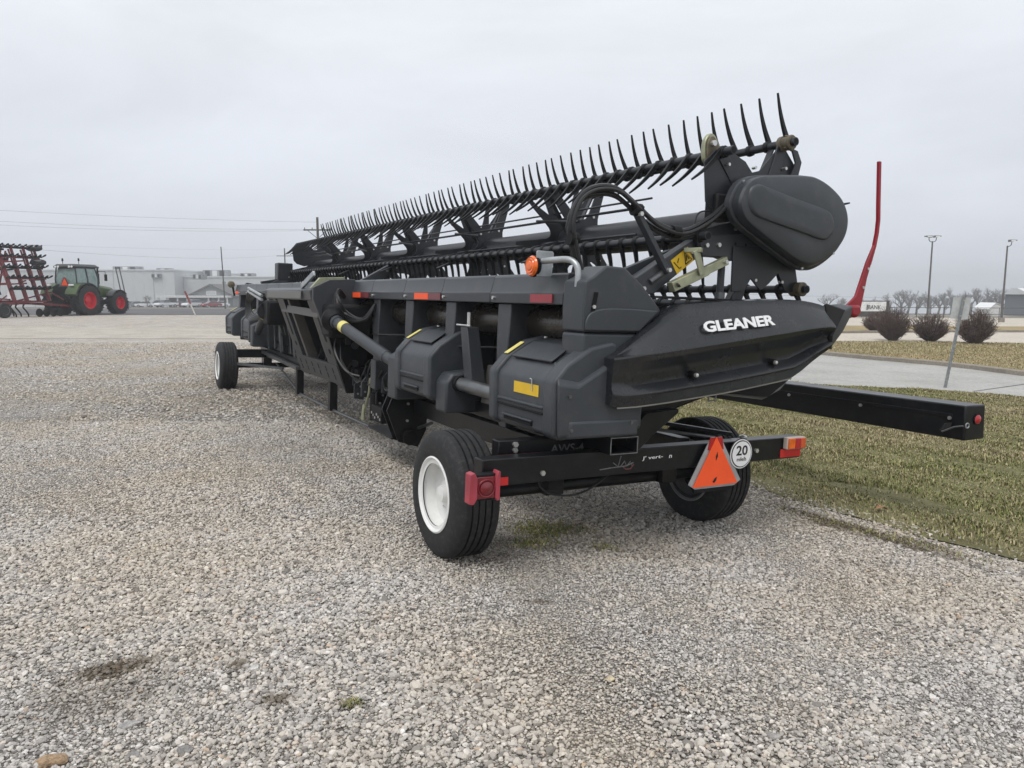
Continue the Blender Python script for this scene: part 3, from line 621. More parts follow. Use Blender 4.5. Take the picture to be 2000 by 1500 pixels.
# posts of the back wall
for k in range(13):
    y0 = .38 + .91 * k
    if 4.0 < y0 < 6.6: continue
    MB().loft([[(.50, y0 + .02, .74), (.50, y0 + .13, .74), (.86, y0 + .13, .74), (.86, y0 + .02, .74)], [(.48, y0, 1.0), (.48, y0 + .15, 1.0), (.86, y0 + .15, 1.0), (.86, y0, 1.0)],
               [(.475, y0 - .01, 1.35), (.475, y0 + .16, 1.35), (.86, y0 + .16, 1.35), (.86, y0, 1.35)], [(.485, y0 - .02, 1.628), (.485, y0 + .17, 1.628), (.86, y0 + .17, 1.628), (.86, y0, 1.628)]]).build('back_post', FRAME, HD, bevel=.008)
    if k: MB().tube([(.47, y0 + .16, 1.27), (.465, y0, 1.27), (.72, y0 - .3, 1.28), (.74, y0 - .74, 1.29)], .007, 6).build('cable', HOSE, HD)
MB().tube([(.74, -.3, 1.50), (.74, 11.6, 1.50)], .125, 24).build('frame_tube', BRONZE, HD)
MB().box(.87, .89, -.40, 11.6, .72, 1.74).build('back_sheet', BELT, HD)
MB().box(.624, .868, -.33, 11.6, 1.70, 1.715).build('tube_shade', FRAME, HD)  # added plate that keeps the sky's light off the frame tube below
for k in range(13):
    y0 = .80 + .91 * k
    if not 3.7 < y0 < 6.8: MB().box(.80, .868, y0 - .015, y0 + .015, .75, 1.40).build('sheet_rib', FRAME, HD)
    if k in (0, 1, 3, 10, 12):
        hp = MB().box(.70, .72, y0 - .95 if k == 0 else y0 - .30, y0 - .45 if k == 0 else y0 + .1, 1.28, 1.41).build('hinge_plate', mat('brown grey plate', (.10, .095, .088), .45, dirt=.2), HD, bevel=.004)
MB().prism([(.90, 1.10), (2.20, 1.27), (2.22, 1.215), (.90, .86)], -.45, 11.65).build('draper_deck', BELT, HD)
MB().box(2.22, 2.33, -.44, 11.7, 1.225, 1.275).build('cutter_bar', BLACK, HD)
mb = MB()
for i in range(150):
    yy = -.45 + i * .081; mb.loft([[(2.33, yy - .012, 1.23), (2.33, yy + .012, 1.23), (2.33, yy + .012, 1.27), (2.33, yy - .012, 1.27)], [(2.47, yy - .003, 1.245), (2.47, yy + .003, 1.245), (2.47, yy + .003, 1.255), (2.47, yy - .003, 1.255)]])
kg = mb.build('knife_guards', BLACK, HD); kg['kind'] = 'stuff'
# skid shoe showing under the end panel
MB().tube([(1.55, -.55, 1.09), (2.02, -.55, 1.04), (2.18, -.55, 1.10), (2.46, -.55, 1.36)], .014, 8).build('skid_shoe', STEEL, HD)
MB().prism([(1.45, 1.10), (2.05, 1.05), (2.2, 1.14), (2.45, 1.38), (2.3, 1.42), (1.5, 1.2)], -.58, -.46).build('skid_plate', DARK, HD)
MB().prism([(.80, 1.06), (1.5, 1.10), (1.45, 1.04), (1.15, .95), (.95, .86), (.80, .86)], -.50, .3).build('end_sheet', BLACK, HD, bevel=.01)

# moulded gearbox covers
def cover(y0, y1, mirror=1, big=False):
    prof = [(.30, .835), (.258, .86), (.254, 1.0), (.250, 1.17), (.262, 1.20), (.34, 1.285), (.50, 1.385), (.66, 1.42), (.70, 1.40), (.70, .84)]
    inn = [(x + (.022 if x < .6 else 0), z - (.012 if z > 1.1 else 0)) for x, z in prof]
    a, b = y0 + .13, y1 - .10
    c = MB().prism(inn, a - .01, b + .01).build('gearbox_cover', PLAS, HD, bevel=.014)
    MB().prism(prof, y0, a).build('cover_flank', PLAS, c, bevel=.022, seg=3); MB().prism(prof, b, y1).build('cover_flank', PLAS, c, bevel=.022, seg=3)
    # sunken top pad, rib and grab slot
    MB().loft([[(.352, a + .06, 1.276), (.352, b - .05, 1.276), (.50, b - .07, 1.365), (.50, a + .09, 1.365)], [(.340, a + .05, 1.289), (.340, b - .04, 1.289), (.505, b - .05, 1.387), (.505, a + .07, 1.387)]]).build('top_pad', PLAS, c, bevel=.008)
    MB().box(.262, .285, a + .01, b - .01, 1.000, 1.022).build('rib', PLAS, c, bevel=.008)
    MB().box(.262, .285, a + .01, b - .01, .968, .980).build('rib', DARK, c, bevel=.003)
    MB().box(.268, .290, a + .14, b - .10, .880, .905).build('grab_slot', DARK, c, bevel=.004)
    MB().box(.255, .275, a + .13, b - .09, .906, .920).build('grab_lip', PLAS, c, bevel=.006)
    for yy in (a + .05, b - .05): MB().lathe([(.013, 0), (.013, .012)], (.60, yy, 1.405), 'z', 8).build('bolt', BOLT, c)
    MB().loft([[(.345, b + .012, 1.296), (.345, b + .06, 1.296), (.47, b + .06, 1.372), (.47, b + .012, 1.372)], [(.343, b + .012, 1.299), (.343, b + .06, 1.299), (.468, b + .06, 1.375), (.468, b + .012, 1.375)]]).build('decal', YELP, c)
    return c
c1 = cover(-.60, .22)
for x, z in ((.36, .90), (.80, .93), (.82, 1.26), (.34, 1.10)): MB().lathe([(.011, -.645), (.011, -.630)], (x, 0, z), 'y', 8).build('bolt', STEEL, c1)
MB().box(.2695, .2715, -.40, -.10, 1.070, 1.140).build('decal', YEL, c1)
MB().tube([(.262, -.31, 1.175), (.262, -.33, 1.172), (.264, -.335, 1.10)], .004, 5).build('wire_seal', BOLT, c1)
c2 = cover(1.24, 2.02)
MB().prism([(.27, .74), (.27, 1.12), (.36, 1.17), (.60, 1.18), (.62, .74)], 2.025, 2.24).build('cover_box', PLAS, c2, bevel=.02)
MB().prism([(.31, .76), (.31, 1.00), (.36, 1.07), (.66, 1.10), (.68, .76)], 1.03, 1.236).build('cover_box', PLAS, c2, bevel=.02)
c3 = cover(9.05, 9.85); c4 = cover(10.85, 11.65)
MB().prism([(.27, .76), (.27, 1.12), (.36, 1.17), (.60, 1.18), (.62, .76)], 8.83, 9.045).build('cover_box', PLAS, c3, bevel=.02)
# corner cover at the near end
ec = MB().loft([[(.262, -.632, .86), (.258, -.632, 1.17), (.40, -.632, 1.155), (.69, -.632, 1.318), (.88, -.632, 1.32), (.88, -.632, .90)],
           [(.30, -.605, .835), (.27, -.60, 1.205), (.42, -.60, 1.18), (.70, -.60, 1.335), (.90, -.60, 1.34), (.90, -.60, .88)],
           [(.34, -.44, .835), (.345, -.44, 1.290), (.46, -.44, 1.300), (.72, -.44, 1.42), (.95, -.44, 1.42), (.92, -.44, .86)]]).build('end_cover', PLAS, HD, bevel=.012)
MB().box(.34, .86, -.640, -.60, .845, .955).build('end_cover_skirt', PLAS, ec, bevel=.03, seg=3)
for nm, pl in (('corner_cover', [(.455, 1.285), (.452, 1.468), (.87, 1.468), (.70, 1.30)]), ('corner_cover', [(.452, 1.476), (.447, 1.62), (.455, 1.775), (.515, 1.805), (.60, 1.872), (.74, 1.868), (.88, 1.77), (1.035, 1.625), (1.03, 1.60), (.875, 1.476)])):
    cc = MB().prism(pl, -.575, -.345).build(nm, PLAS, HD, bevel=.018, seg=3)
MB().prism(catmull([(.462, 1.484, 0), (.462, 1.54, 0), (.50, 1.592, 0), (.60, 1.618, 0), (.80, 1.622, 0), (1.015, 1.618, 0)], 4) and [(p.x, p.y) for p in catmull([(.462, 1.484, 0), (.462, 1.54, 0), (.50, 1.592, 0), (.60, 1.618, 0), (.80, 1.622, 0), (1.010, 1.615, 0)], 5)] + [(.865, 1.484)], -.590, -.574).build('raised_skin', PLAS, cc, bevel=.008)
MB().box(.48, .85, -.55, -.36, 1.40, 1.52).build('seam_backing', DARK, HD)  # dark block added behind the cover seam so no light shows through
MB().prism([(.500, 1.600), (.525, 1.600), (.545, 1.712), (.520, 1.712)], -.584, -.570).build('slot', DARK, cc)
MB().lathe([(.012, -.592), (.012, -.58)], (.515, 0, 1.625), 'y', 6).build('bolt', BOLT, cc, smooth=0)
MB().lathe([(.008, 0), (.008, .02)], (.70, -.45, 1.868), 'z', 6).build('bolt', BOLT, cc)

# end panel
st = [(.60, 1.325, 1.318, 1.045), (.66, 1.350, 1.326, 1.030), (.80, 1.440, 1.350, 1.034), (.95, 1.535, 1.370, 1.046), (1.06, 1.612, 1.384, 1.055), (1.15, 1.664, 1.395, 1.065), (1.30, 1.680, 1.414, 1.080),
      (1.5, 1.697, 1.44, 1.10), (1.7, 1.71, 1.467, 1.125), (1.88, 1.722, 1.49, 1.150), (2.05, 1.726, 1.512, 1.174), (2.15, 1.727, 1.526, 1.19), (2.24, 1.727, 1.537, 1.235), (2.33, 1.724, 1.546, 1.295), (2.42, 1.712, 1.552, 1.358), (2.475, 1.700, 1.548, 1.398)]
secs = []
for i, (v, tp, cw, bo) in enumerate(st):
    f = min(1, i / 3) ; e = min(1, (len(st) - 1 - i) / 3 + .25); k = f * e           # depth of relief fades at both ends
    h = max(.06, cw - bo); up = max(.012, tp - cw)
    y_c = -.70 - .06 * f; rec = .105 * k
    secs.append([(v, -.48, tp - .02), (v, -.600, tp + .004), (v, -.648, tp - .004), (v, -.652, tp - .25 * min(up, .12)), (v, -.660, tp - .34 * min(up, .13)), (v, y_c + .004, cw + .012), (v, y_c, cw), (v, y_c + .006, cw - .05 * h),
                 (v, y_c + .3 * rec + .01, cw - .14 * h), (v, y_c + .85 * rec + .01, cw - .30 * h), (v, y_c + rec + .015, cw - .45 * h), (v, y_c + .95 * rec + .015, cw - .60 * h), (v, y_c + .62 * rec, cw - .72 * h), (v, y_c + .50 * rec, cw - .76 * h),
                 (v, y_c + .62 * rec + .004, cw - .81 * h), (v, y_c + .45 * rec + .02, bo + .012), (v, y_c + .5 * rec + .03, bo), (v, -.50, bo + .02)])
EP = MB().loft(secs).build('end_panel', PANEL, HD, smooth=38)
MB().tube([(s[0][0], s[16][1], s[16][2] - .003) for s in secs[1:12]], .005, 6).build('edge_trim', mat('pale rubber trim', (.30, .29, .26), .6), EP)
for v, w in ((1.255, 1.222), (1.966, 1.300)):
    MB().lathe([(.001, -.707), (.012, -.704), (.015, -.690), (.015, -.66)], (v, 0, w), 'y', 16, cap=False).build('bolt', BOLT, EP); MB().lathe([(.024, -.688), (.024, -.65)], (v, 0, w), 'y', 20).build('bolt_cup', DARK, EP)
tx = Vector((1, 0, .098)).normalized(); ty_ = Vector((0, .42, .9)).normalized()
text('lettering', 'GLEANER', LETW, EP, (1.250, -.748, 1.492), tx, ty_, .625, .074, .006, .034)
MB().tube([(1.40, -.66, 1.085), (1.405, -.665, 1.05), (1.46, -.665, 1.053), (1.47, -.66, 1.09)], .006, 6).build('pull_loop', STEEL, EP)
# crop divider nose and red guard
MB().loft([[(2.492, -.715, 1.402), (2.462, -.735, 1.49), (2.588, -.725, 1.668), (2.560, -.60, 1.71), (2.48, -.50, 1.60), (2.50, -.50, 1.40)],
           [(2.625, -.70, 1.515), (2.60, -.72, 1.56), (2.670, -.71, 1.695), (2.660, -.60, 1.72), (2.62, -.52, 1.65), (2.63, -.52, 1.53)],
           [(2.735, -.67, 1.632), (2.738, -.68, 1.65), (2.752, -.67, 1.712), (2.752, -.60, 1.718), (2.745, -.55, 1.69), (2.735, -.55, 1.64)]]).build('divider_nose', PLAS, HD, bevel=.008)
MB().loft([[(2.480, -.712, 1.40), (2.448, -.735, 1.49), (2.576, -.724, 1.674), (2.545, -.60, 1.716), (2.47, -.50, 1.60), (2.49, -.50, 1.40)], [(2.493, -.722, 1.396), (2.463, -.744, 1.49), (2.590, -.732, 1.676), (2.561, -.60, 1.718), (2.48, -.50, 1.60), (2.50, -.50, 1.395)]]).build('joint_seal', DARK, HD)
RG = MB().prism([(2.742, 1.70), (2.75, 1.645), (2.80, 1.615), (2.86, 1.635), (2.925, 1.70), (2.945, 1.80), (2.968, 1.92), (3.040, 2.16), (3.018, 2.17), (2.952, 2.04), (2.900, 1.90), (2.855, 1.78), (2.80, 1.74)], -.615, -.595).build('divider_guard', RED, HD, bevel=.004)
MB().prism([(2.742, 1.712), (2.75, 1.640), (2.82, 1.622), (2.87, 1.66), (2.85, 1.72)], -.67, -.54).build('guard_foot', RED, RG, bevel=.02, seg=3)
MB().loft([[(a - .012, -.618, b), (a + .012, -.618, b), (a + .012, -.592, b), (a - .012, -.592, b)] for a, b in ((2.985, 2.02), (3.028, 2.16), (3.045, 2.26), (3.048, 2.36), (3.035, 2.46), (3.000, 2.775))]).build('guard_rod', RED, RG, bevel=.004)
for a, b in ((2.93, 1.85), (2.97, 1.99)): MB().lathe([(.011, -.622), (.011, -.59)], (a, 0, b), 'y', 10).build('bolt', BOLT, RG)

# ---------------------------------------------------------------- reel
RC = (2.05, 2.255); RR = .60; RY0, RY1 = -.5, 11.6
def bat_pos(deg): return RC[0] + RR * math.cos(math.radians(deg)), RC[1] + RR * math.sin(math.radians(deg))
MB().tube([(RC[0], -.40, RC[1]), (RC[0], 11.5, RC[1])], .135, 28).build('reel_tube', REEL, HD)
# one tine: collar plus a tapering curved finger along +z
tm = MB(); path = catmull([(.022, 0, 0), (.014, 0, .04), (-.010, 0, .13), (-.026, 0, .24), (-.030, 0, .345)], 3)
nP = len(path); secs = []
for i, p in enumerate(path):
    t = i / (nP - 1); a, b = .021 * (1 - t) + .0055 * t, .014 * (1 - t) + .005 * t
    secs.append([(p.x - a, p.y - b, p.z), (p.x + a, p.y - b, p.z), (p.x + a, p.y + b, p.z), (p.x - a, p.y + b, p.z)])
tm.loft(secs); tm.lathe([(.035, -.020), (.041, -.014), (.041, .014), (.035, .020)], (0, 0, 0), 'y', 12)
TM = bpy.data.meshes.new('tine'); TM.from_pydata(tm.v, [], tm.f); TM.materials.append(TINE)
bm = bmesh.new(); bm.from_mesh(TM); bmesh.ops.recalc_face_normals(bm, faces=bm.faces[:]); bm.to_mesh(TM); bm.free()
TM.polygons.foreach_set('use_smooth', [True] * len(TM.polygons)); TM.set_sharp_from_angle(angle=math.radians(50))
NT = 74; SPC = (RY1 - RY0 - .16) / (NT - 1)
for deg, aim, single in ((73, 102, True), (133, 214, True), (193, 272, True), (253, 275, False), (313, 290, False), (13, 12, False)):
    bx_, bz_ = bat_pos(deg)
    bt = MB().tube([(bx_, RY0, bz_), (bx_, RY1, bz_)], .029, 14).build('bat_tube', REEL, HD)
    MB().lathe([(.022, 0), (.022, .004)], (bx_, RY0 - .002, bz_), 'y', 14).build('tube_bore', DARK, bt)
    ang = math.radians(90 - aim)                                 # turn +z of the tine to the aim angle in the x-z plane
    if single:
        for i in range(NT):
            o = bpy.data.objects.new('tine', TM); COL.objects.link(o); o.parent = bt
            o.location = (bx_, RY0 + .09 + i * SPC, bz_); o.rotation_euler = (random.uniform(-.05, .05), ang + random.uniform(-.06, .06), random.uniform(-.15, .15))
    else:
        mb = MB(); Rm = Matrix.Rotation(ang, 3, 'Y')
        for i in range(NT): mb.add([tuple(Rm @ Vector(p) + Vector((bx_, RY0 + .09 + i * SPC, bz_))) for p in tm.v], tm.f)
        o = mb.build('tines', TINE, bt, smooth=50, recalc=False); o['kind'] = 'stuff'
# spider plates
def spider(y, full=False):
    pts = []
    for k in range(6):
        a = 13 + 60 * k
        for r, d in ((.205, -29), (.21, -20), (.25, -13), (.34, -8.5), (.46, -5.5), (.575, -4.2), (.60, -2), (.60, 2), (.575, 4.2), (.46, 5.5), (.34, 8.5), (.25, 13), (.21, 20), (.205, 29)):
            pts.append((RC[0] + r * math.cos(math.radians(a + d)), RC[1] + r * math.sin(math.radians(a + d))))
    sp = MB().prism(pts, y - .008, y + .008).build('reel_spider', REEL, HD, bevel=.002)
    for k in range(6):
        a = math.radians(13 + 60 * k); MB().lathe([(.013, -.018), (.013, -.007)], (RC[0] + .24 * math.cos(a), y, RC[1] + .24 * math.sin(a)), 'y', 6).build('bolt', BOLT, sp, smooth=0)
        b = math.radians(13 + 60 * k + 30); MB().bar((RC[0] + .17 * math.cos(b), y + .06, RC[1] + .17 * math.sin(b)), (RC[0] + .575 * math.cos(a), y + .09, RC[1] + .575 * math.sin(a)), .012, .05, (0, 1, 0)).build('arm_brace', REEL, sp)
    return sp
for y in (-.38, 1.75, 3.66, 5.56, 7.46, 9.36, 11.45):
    spider(y)
    if 0 < y < 11:
        pts = []
        for k in range(6):
            for r, d in ((.22, -28), (.225, -24), (.26, -18), (.36, -13.5), (.50, -11.5), (.60, -10), (.60, -6.5), (.48, -5.5), (.34, 0), (.48, 5.5), (.60, 6.5), (.60, 10), (.50, 11.5), (.36, 13.5), (.26, 18), (.225, 24), (.22, 28)):
                a = math.radians(13 + 60 * k + d); pts.append((RC[0] + r * math.cos(a), RC[1] + r * math.sin(a)))
        MB().prism(pts, y + .30, y + .312).build('reel_web', REEL, HD, bevel=.002)
        MB().tube([(1.62, y - .5, 2.36), (1.72, y + .1, 2.42), (1.80, y + .5, 2.46)], .014, 6).build('bat_link', REEL, HD)
        MB().bar((1.30, y - .12, 2.0), (1.92, y - .06, 2.28), .012, .07, (0, 1, 0)).build('support_arm', REEL, HD)
for (a, b, r) in ((1.80, 2.44, .012), (1.74, 2.22, .011), (1.88, 2.52, .009), (2.3, 2.42, .010)): MB().tube([(a, .6, b), (a, 11.3, b)], r, 8).build('reel_rod', REEL, HD)
# end plates near and far
for y in (-.36, 11.42):
    MB().prism([(1.50, 2.62), (1.535, 2.36), (1.60, 2.30), (1.75, 2.26), (2.40, 2.40), (2.37, 2.70), (2.26, 2.80), (2.19, 2.80), (2.02, 2.62), (1.95, 2.60), (1.88, 2.665), (1.72, 2.72), (1.60, 2.71)], y - .02, y - .010).build('reel_end_plate', REEL, HD, bevel=.003)
    MB().prism([(1.80, 1.77), (1.79, 2.08), (2.38, 2.12), (2.47, 1.83), (2.40, 1.79), (2.33, 1.80), (2.25, 1.92), (2.16, 1.84), (2.08, 1.79), (1.98, 1.87), (1.92, 1.78)], y - .05, y - .035).build('reel_end_plate', REEL, HD, bevel=.003)
for x, z in ((1.95, 2.63), (1.78, 2.50), (1.70, 2.62), (2.25, 2.66), (2.38, 2.06), (2.03, 1.86), (2.30, 1.86)): MB().lathe([(.012, -.412), (.012, -.38)], (x, 0, z), 'y', 6).build('bolt', BOLT, HD, smooth=0)
MB().loft([[(a - w, y, b), (a + w, y, b + .01), (a + w, y + .014, b + .01), (a - w, y + .014, b)] for a, b, w, y in [(p[0], p[1], p[2], -.41) for p in ((2.24, 2.80, .02), (2.33, 2.785, .028), (2.375, 2.71, .032), (2.345, 2.62, .04), (2.29, 2.55, .06))]]).build('cam_link', REEL, HD, bevel=.004)
for deg, cx in ((73, 0), (313, 0)):
    a, b = bat_pos(deg)
    cl = MB().lathe([(.045, -.47), (.052, -.465), (.052, -.43), (.046, -.425), (.046, -.405), (.054, -.40), (.054, -.37), (.046, -.365)], (a, 0, b), 'y', 18).build('bearing_clamp', BROWN, HD)
    for q in (.5, 2.2, 4.0): MB().lathe([(.010, 0), (.010, .02)], (a + .05 * math.cos(q), -.45, b + .05 * math.sin(q)), 'y', 6).build('clamp_bolt', BROWN, cl)
a, b = bat_pos(133)
pb = MB().prism([(p.x, p.y) for p in catmull([(a - .10, b - .06, 0), (a - .115, b + .05, 0), (a - .075, b + .12, 0), (a - .02, b + .11, 0), (a + .03, b + .02, 0), (a - .02, b - .08, 0)], 4, True)], -.345, -.31).build('pivot_bracket', OLIVE, HD, bevel=.006)
MB().prism([(p.x, p.y) for p in catmull([(a - .09, b - .05, 0), (a - .10, b + .05, 0), (a - .07, b + .10, 0), (a - .03, b + .09, 0), (a + .01, b + .02, 0), (a - .03, b - .07, 0)], 4, True)], -.36, -.346).build('pivot_inner', BROWN, pb, bevel=.004)
MB().lathe([(.02, -.385), (.02, -.36)], (a - .06, 0, b + .055), 'y', 8).build('pivot_bolt', BOLT, pb)
# drive cover: flanged teardrop
out = catmull([(a, b, 0) for a, b in ((1.647, 2.331), (1.661, 2.412), (1.71, 2.488), (1.777, 2.531), (1.876, 2.558), (2.10, 2.588), (2.33, 2.611), (2.45, 2.606), (2.60, 2.561), (2.745, 2.480), (2.829, 2.369), (2.837, 2.246), (2.774, 2.129), (2.648, 2.03), (2.506, 1.963), (2.391, 1.954), (2.242, 1.994), (2.08, 2.062), (1.92, 2.13), (1.721, 2.227))], 5, True)
c0 = Vector((2.30, 2.30, 0))
def ring(y, dx, sc_): return [((c0 + (p - c0) * sc_).x + dx, y, (c0 + (p - c0) * sc_).y) for p in out]
DC = MB().loft([ring(-.44, 0, 1.0), ring(-.485, 0, 1.0), ring(-.492, 0, .985), ring(-.495, -.008, .952), ring(-.53, -.035, .940), ring(-.585, -.070, .920), ring(-.605, -.078, .895), ring(-.612, -.078, .86), ring(-.614, -.078, .5)]).build('drive_cover', PLAS, HD, smooth=40)
em = catmull([(a, b, 0) for a, b in ((1.682, 2.38), (1.699, 2.44), (1.753, 2.470), (1.83, 2.463), (2.129, 2.415), (2.43, 2.372), (2.515, 2.331), (2.545, 2.258), (2.508, 2.185), (2.428, 2.160), (2.233, 2.189), (1.924, 2.235), (1.761, 2.266), (1.699, 2.314))], 5, True)
ce = Vector((2.1, 2.31, 0))
MB().loft([[((ce + (p - ce) * s_).x, y, (ce + (p - ce) * s_).y) for p in em] for y, s_ in ((-.611, 1.0), (-.622, .985), (-.630, .955), (-.632, .92), (-.632, .5))]).build('embossed_pad', PLAS, DC, smooth=40)
for i in (12, 40, 62, 75): 
    p = c0 + (out[i % len(out)] - c0) * .97; MB().lathe([(.011, -.503), (.011, -.49)], (p.x, 0, p.y), 'y', 8).build('bolt', BOLT, DC)
MB().box(1.60, 1.75, -.42, -.30, 2.24, 2.42).build('drive_motor', DARK, HD, bevel=.015)
# reel lift arms
for y in (-.35, 5.55, 11.35):
    ar = MB().prism([(.93, 1.80), (1.00, 1.715), (1.12, 1.725), (1.50, 1.995), (1.70, 2.00), (1.80, 1.98), (1.95, 2.03), (2.20, 2.10), (2.20, 2.20), (1.50, 2.135), (1.44, 2.10)] , y - .045, y + .045).build('reel_arm', FRAME, HD, bevel=.006)
    for x, z in ((1.55, 2.07), (1.66, 2.08), (1.03, 1.755), (1.42, 2.02)): MB().lathe([(.016, -.062), (.016, -.044)], (x, y, z), 'y', 6).build('bolt', BOLT, ar, smooth=0)
    for x, z in ((1.82, 2.10), (1.92, 2.10)): MB().lathe([(.010, -.047), (.010, -.0455)], (x, y, z), 'y', 10).build('hole', DARK, ar)
    if y < 0:
        d = Vector((.38, 0, .27)).normalized(); nn_ = Vector((-d.z, 0, d.x)); c = Vector((1.345, y - .047, 1.955)); q = [c + d * a + nn_ * b for a, b in ((-.085, -.052), (.085, -.052), (.085, .052), (-.085, .052))]
        de = MB().loft([q, [p + Vector((0, -.002, 0)) for p in q]]).build('decal', YEL, ar)
        mb = MB()
        for tri in ([(.01, -.035), (.075, -.035), (.042, .035)], ):
            P = [c + Vector((0, -.004, 0)) + d * a + nn_ * b for a, b in tri]; mb.tube(P + [P[0]], .0035, 5)
        for ln in ([(-.07, .03), (-.05, -.03), (-.03, -.03)], [(-.045, .01), (-.02, .03)], [(.03, -.02), (.045, .012), (.055, -.02)]): mb.tube([c + Vector((0, -.004, 0)) + d * a + nn_ * b for a, b in ln], .003, 5)
        mb.build('decal_mark', INK, de)
        MB().tube([(1.08, y - .05, 1.80), (1.22, y - .05, 1.893)], .020, 12).build('cylinder_rod', STEEL, ar); MB().bar((.86, y + .10, 1.80), (1.36, y + .10, 2.0), .05, .07).build('arm_link', FRAME, ar)
    MB().prism([(.55, 1.83), (.60, 1.87), (.93, 1.82), (1.05, 1.70), (.9, 1.5), (.62, 1.62)], y - .09, y - .06).build('arm_bracket', FRAME, HD, bevel=.004)
LC = MB().bar((1.205, -.46, 1.772), (1.50, -.46, 1.898), .055, .066).build('lift_stop', OLIVE, HD, bevel=.004)
MB().bar((1.47, -.46, 1.885), (1.675, -.46, 1.973), .046, .056).build('lift_stop_inner', OLIVE, LC, bevel=.004)
MB().bar((1.365, -.50, 2.020), (1.435, -.50, 1.865), .012, .05, (1, 0, 0)).build('stop_link', OLIVE, LC, bevel=.003)
MB().bar((1.35, -.41, 2.022), (1.40, -.52, 2.022), .03, .03).build('stop_pin', OLIVE, LC, bevel=.003); MB().lathe([(.014, -.505), (.014, -.42)], (1.645, 0, 1.962), 'y', 10).build('pin', BOLT, LC)
MB().tube([(1.235, -.495, 1.785), (1.24, -.497, 1.79)], .018, 10).build('cap', BRONZE, LC)
MB().tube([(1.66, -.44, 1.95), (1.66, -.44, 1.74)], .025, 10).build('post_strut', REEL, HD); MB().lathe([(.035, 1.70), (.035, 1.76)], (1.66, -.44, 0), 'z', 10).build('strut_foot', STEEL, HD)
# inner end sheet that closes the side of the platform
MB().prism([(1.02, 1.62), (1.15, 1.655), (2.40, 1.72), (2.46, 1.60), (2.42, 1.42), (2.16, 1.21), (1.05, 1.06)], -.475, -.455).build('side_sheet', DARK, HD)
MB().prism([(1.05, -.46), (1.20, -.60), (2.30, -.62), (2.35, -.40), (1.05, -.36)], 1.700, 1.712, 'z').build('top_cover', BELT, HD)
# hose bundle looping from the corner cover to the reel motor, with its carrier strut
hp = [(.515, 1.85), (.470, 1.99), (.440, 2.136), (.494, 2.278), (.603, 2.348), (.757, 2.355), (.923, 2.269), (1.097, 2.173), (1.315, 2.145), (1.533, 2.245), (1.70, 2.37)]
for i, (dy, dz, r) in enumerate(((0, 0, .017), (.03, -.028, .013), (-.028, -.02, .013), (.01, -.05, .010))):
    MB().tube(catmull([(a + .25 * dz * (1 if a < .6 else 0), -.42 + dy, b + dz * (1 if 1 < j < 10 else .3)) for j, (a, b) in enumerate(hp)], 6), r, 8).build('hydraulic_hose', HOSE, HD)
for a, b in ((.452, 2.04), (.923, 2.258), (1.25, 2.148)): MB().lathe([(.040, -.03), (.040, .03)], (a, -.42, b - .015), 'x', 12).build('hose_clip', DARK, HD)
MB().tube([(.515, -.42, 1.84), (.500, -.42, 1.93)], .021, 8).build('hose_fitting', BOLT, HD)
sb_ = MB().bar((.920, -.42, 2.235), (1.200, -.42, 1.862), .035, .055, (0, 1, 0)).build('hose_carrier', FRAME, HD, bevel=.004)
for a, b in ((.93, 2.215), (1.185, 1.882)): MB().lathe([(.015, -.47), (.015, -.43)], (a, 0, b), 'y', 6).build('bolt', BOLT, sb_, smooth=0)
MB().tube(catmull([(1.44, -.38, 2.16), (1.47, -.38, 2.27), (1.55, -.38, 2.30), (1.60, -.38, 2.30)], 5), .006, 6).build('cable', HOSE, HD)
# amber lamp on galvanised bracket
LP = MB().tube(catmull([(.47, -.47, 1.74), (.47, -.47, 1.83), (.46, -.44, 1.885), (.44, -.37, 1.905), (.41, -.16, 1.900)], 5), .020, 14).build('lamp_bracket', ZINC, HD)
pl_ = MB().prism([(.345, 1.825), (.335, 1.975), (.345, 1.985), (.455, 1.985), (.465, 1.975), (.455, 1.825)], -.165, -.158).build('lamp_plate', ZINC, LP, bevel=.002)
pl_.location = (.035, .02, -.02)
bl = MB().lathe([(.074, .0), (.076, .012), (.070, .020), (.066, .028), (.056, .026), (.050, .034), (.036, .032), (.028, .038), (.001, .038)], (0, 0, 0), 'y', 28, cap=False).build('amber_lamp', AMBER, LP)
MB().lathe([(.001, -.030), (.070, -.030), (.080, -.014), (.080, .004), (.074, .006)], (0, 0, 0), 'y', 28, cap=False).build('lamp_base', DARK, bl)
bl.scale = (.86, .86, .86); bl.location = (.375, -.10, 1.868); bl.rotation_euler = (0, 0, math.radians(92))
for a, b in ((.36, 1.84), (.47, 1.84), (.36, 1.94), (.47, 1.94)): MB().lathe([(.007, -.160), (.007, -.140)], (a, 0, b), 'y', 6).build('rivet', BOLT, pl_)
fl = MB().lathe([(.001, -.06), (.05, -.05), (.07, 0), (.07, .03), (.001, .035)], (.40, 11.85, 1.83), 'y', 20, cap=False).build('marker_lamp', BROWN, HD); MB().tube([(.42, 11.85, 1.83), (.46, 11.85, 1.60)], .02, 8).build('lamp_stem', DARK, fl)
# far end details above the beam
MB().box(1.2, 1.5, 11.3, 11.6, 1.95, 2.30).build('far_bracket', REEL, HD, bevel=.02); MB().bar((.9, 11.4, 1.85), (1.9, 11.4, 2.05), .1, .12).build('far_arm', REEL, HD)
